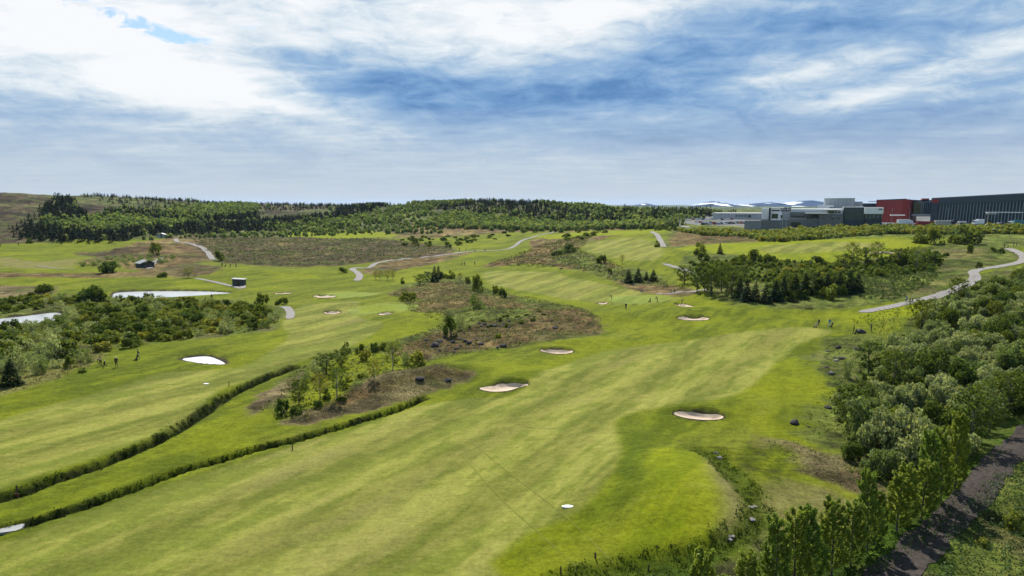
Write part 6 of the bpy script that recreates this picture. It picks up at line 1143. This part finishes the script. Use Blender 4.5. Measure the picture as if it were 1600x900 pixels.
# ------------------------------------------------------------------ small course furniture
def marker(px, py, w, d, label, rz=0):
    x, y, z = gpt(px, py); n = 14; mb = MB(); V = [(math.cos(a)*w/2*(1+.12*math.cos(2*a)), math.sin(a)*d/2, k) for k in (-.05, .055) for a in np.linspace(0, 2*math.pi, n, False)]; V += [(v[0]*.9, v[1]*.9, .075) for v in V[n:]]
    mb.add(V, [(i, (i+1) % n, n+(i+1) % n, n+i) for i in range(n)]+[(n+i, n+(i+1) % n, 2*n+(i+1) % n, 2*n+i) for i in range(n)]+[tuple(range(2*n, 3*n))]); o = ob('distance_marker', mb.mesh('distance_marker', M['white_stone']), None, (x, y, z+.02), rz); tag(o, label, 'marker')
marker(887, 792, 1.05, .62, 'white flat marker plate on the big fairway'); marker(322, 600, .9, .5, 'white flat marker plate on the left fairway')
def stake(px, py, h, r_, label, mt='wood'):
    x, y, z = gpt(px, py); o = ob('marker_post', MB().tube([(0, 0, -.2), (.01, 0, h*.9), (.01, 0, h)], [r_, r_, r_*.4], 6).mesh('marker_post', M[mt]), None, (x, y, z)); tag(o, label, 'post', 'wooden marker posts')
for a in [(457, 703, .75, .07, 'dark wooden stake beside the second ditch'), (358, 604, .9, .06, 'dark wooden stake above the first ditch'), (876, 897, .7, .07, 'dark stake at the bottom edge beside the stream'), (930, 872, .5, .08, 'short dark stake near the end of the turf seam'), (1013, 893, .6, .07, 'pale dark stake in the grass right of the stream'), (1026, 861, .6, .03, 'thin twig like stake above the stream'), (1150, 803, .5, .05, 'rusty stake at the rounded rough edge')]: stake(*a)
x, y, z = gpt(27, 776); e = empty('sluice_post', (x, y, z), 'rusty sluice post with a wooden plank at the first ditch', 'sluice'); ob('post', MB().tube([(0, 0, -.6), (0, 0, 1.25)], [.07, .06], 6).mesh('post', M['wood']), e); ob('plate', MB().box(-.22, .22, -.06, .02, -.7, .35).mesh('plate', M['rust']), e); ob('plank', MB().box(-1.6, -.1, -.7, -.45, -.35, -.22).mesh('plank', M['wood']), e)
x, y, z = gpt(10, 832); tag(ob('concrete_slab', MB().box(-2.4, 1.3, -.7, .75, -.15, .10).mesh('concrete_slab', M['concrete_light'], bevel=.02), None, (x, y, z+.25), .35), 'pale concrete slab bridging the second ditch at the left edge', 'slab')
for i, (px, py) in enumerate([(1172, 793), (1179, 792), (1174, 812), (1143, 838), (1140, 843), (1120, 708), (1125, 716), (44, 600)][:7]): rk(px, py, RNG.uniform(6, 11), 'pale stone lying in the stream bed', 'pale stones in the stream bed', True, .5)
# ------------------------------------------------------------------ mountains with snow
def mountain(prof, Y, label):
    m = bpy.data.materials.get('hazed_snowy_rock')
    if not m:
        m = bpy.data.materials.new('hazed_snowy_rock'); m.use_nodes = True; t = m.node_tree; q = G(t); b = t.nodes['Principled BSDF']; pos = t.nodes.new('ShaderNodeNewGeometry').outputs['Position']
        mp = t.nodes.new('ShaderNodeMapping'); mp.inputs['Scale'].default_value = (.0045, .0012, .016); t.links.new(pos, mp.inputs['Vector']); n_ = q.noise(mp.outputs[0], 1.0, 4, .55, .8)
        t.links.new(q.ramp(n_, [(.57, (.006, .022, .065)), (.59, (.72, .76, .80))]), b.inputs['Base Color']); b.inputs['Roughness'].default_value = .9; b.inputs['Specular IOR Level'].default_value = .05  # rock is blue because distance haze is painted into its colour
    P = np.array([at(a, b_, Y) for a, b_ in prof]); n = 90; X = np.linspace(P[0, 0], P[-1, 0], n); Zt = np.interp(X, P[:, 0], P[:, 2])+(fbm(X/90, X*0, 3, 5)-.5)*5; rows = 12; V = []
    for j in range(rows*2+1):
        k = j/rows-1; h = (1-abs(k))**1.0; yy = Y+k*1800; V.append(np.column_stack([X+(fbm(X/300+j, X*0+j, 2, 9)-.5)*120*(1-h), np.full(n, yy)+(fbm(X/200, X*0+j*3, 2, 7)-.5)*260*(h < 1), -40+(Zt+40)*h*(1-.25*(1-h)*(fbm(X/160, X*0+j*.5, 3, 4)))]))
    V = np.vstack(V); Fq = [(j*n+i, j*n+i+1, (j+1)*n+i+1, (j+1)*n+i) for j in range(rows*2) for i in range(n-1)]; tag(ob('mountain', me_np('mountain', V, Fq, [m], smooth=True)), kind='structure')
mountain([(1050, 324), (1075, 322), (1090, 320), (1108, 316), (1112, 314.3), (1125, 315.5), (1140, 318), (1153, 319.5), (1165, 320), (1180, 317.5), (1200, 316), (1207, 316), (1214, 318.2), (1222, 319), (1235, 316), (1255, 313.8), (1270, 313), (1277, 315), (1284, 320), (1300, 324)], 9000, '')
mountain([(985, 324), (996, 321), (1003, 318.5), (1008, 317), (1014, 318.5), (1022, 322), (1040, 325)], 9500, '')
HAZE_ON = True
if HAZE_ON:
    hm = bpy.data.materials.new('air'); hm.use_nodes = True; t = hm.node_tree; t.nodes.remove(t.nodes['Principled BSDF']); pv = t.nodes.new('ShaderNodeVolumePrincipled'); pv.inputs['Density'].default_value = 2.2e-5; pv.inputs['Color'].default_value = (.50, .70, 1, 1); pv.inputs['Anisotropy'].default_value = .2
    t.links.new(pv.outputs[0], t.nodes['Material Output'].inputs['Volume']); hb = MB().box(-27000, 27000, -27000, 27000, -60, 140); tag(ob('haze', hb.mesh('haze', hm)), kind='stuff')

# ------------------------------------------------------------------ labels of crowded groups: say where in its group each one stands
def relabel():
    gr = {}
    for o in SC.objects:
        if o.parent is None and o.get('group') and o.get('label'): gr.setdefault((o['group'], o['label']), []).append(o)
    for (gname, lb), L in gr.items():
        if len(L) < 5: continue
        a = np.array([math.atan2(o.location.x, o.location.y) for o in L]); d = np.array([math.hypot(o.location.x, o.location.y) for o in L]); h = np.array([o.scale[2] for o in L]); n = len(L)
        na = 5 if n > 60 else 3; nd = 4 if n > 60 else 2
        ra = (np.argsort(np.argsort(a))*na//n); rd = (np.argsort(np.argsort(d))*nd//n); hm_ = np.median(h)
        for o, i, j, hh in zip(L, ra, rd, h):
            side = ['left', 'middle', 'right'][i] if na == 3 else ['far left', 'left', 'middle', 'right', 'far right'][i]; dep = ['near', 'far'][j] if nd == 2 else ['nearest', 'nearer', 'farther', 'farthest'][j]
            words = (lb+', %sin its %s %s part' % ('' if np.ptp(h) < 1e-3 else 'large, ' if hh > hm_ else 'small, ', dep, side)); o['label'] = words if len(words.split()) <= 16 else ' '.join(lb.split()[:9])+', %s %s' % (dep, side)
relabel()
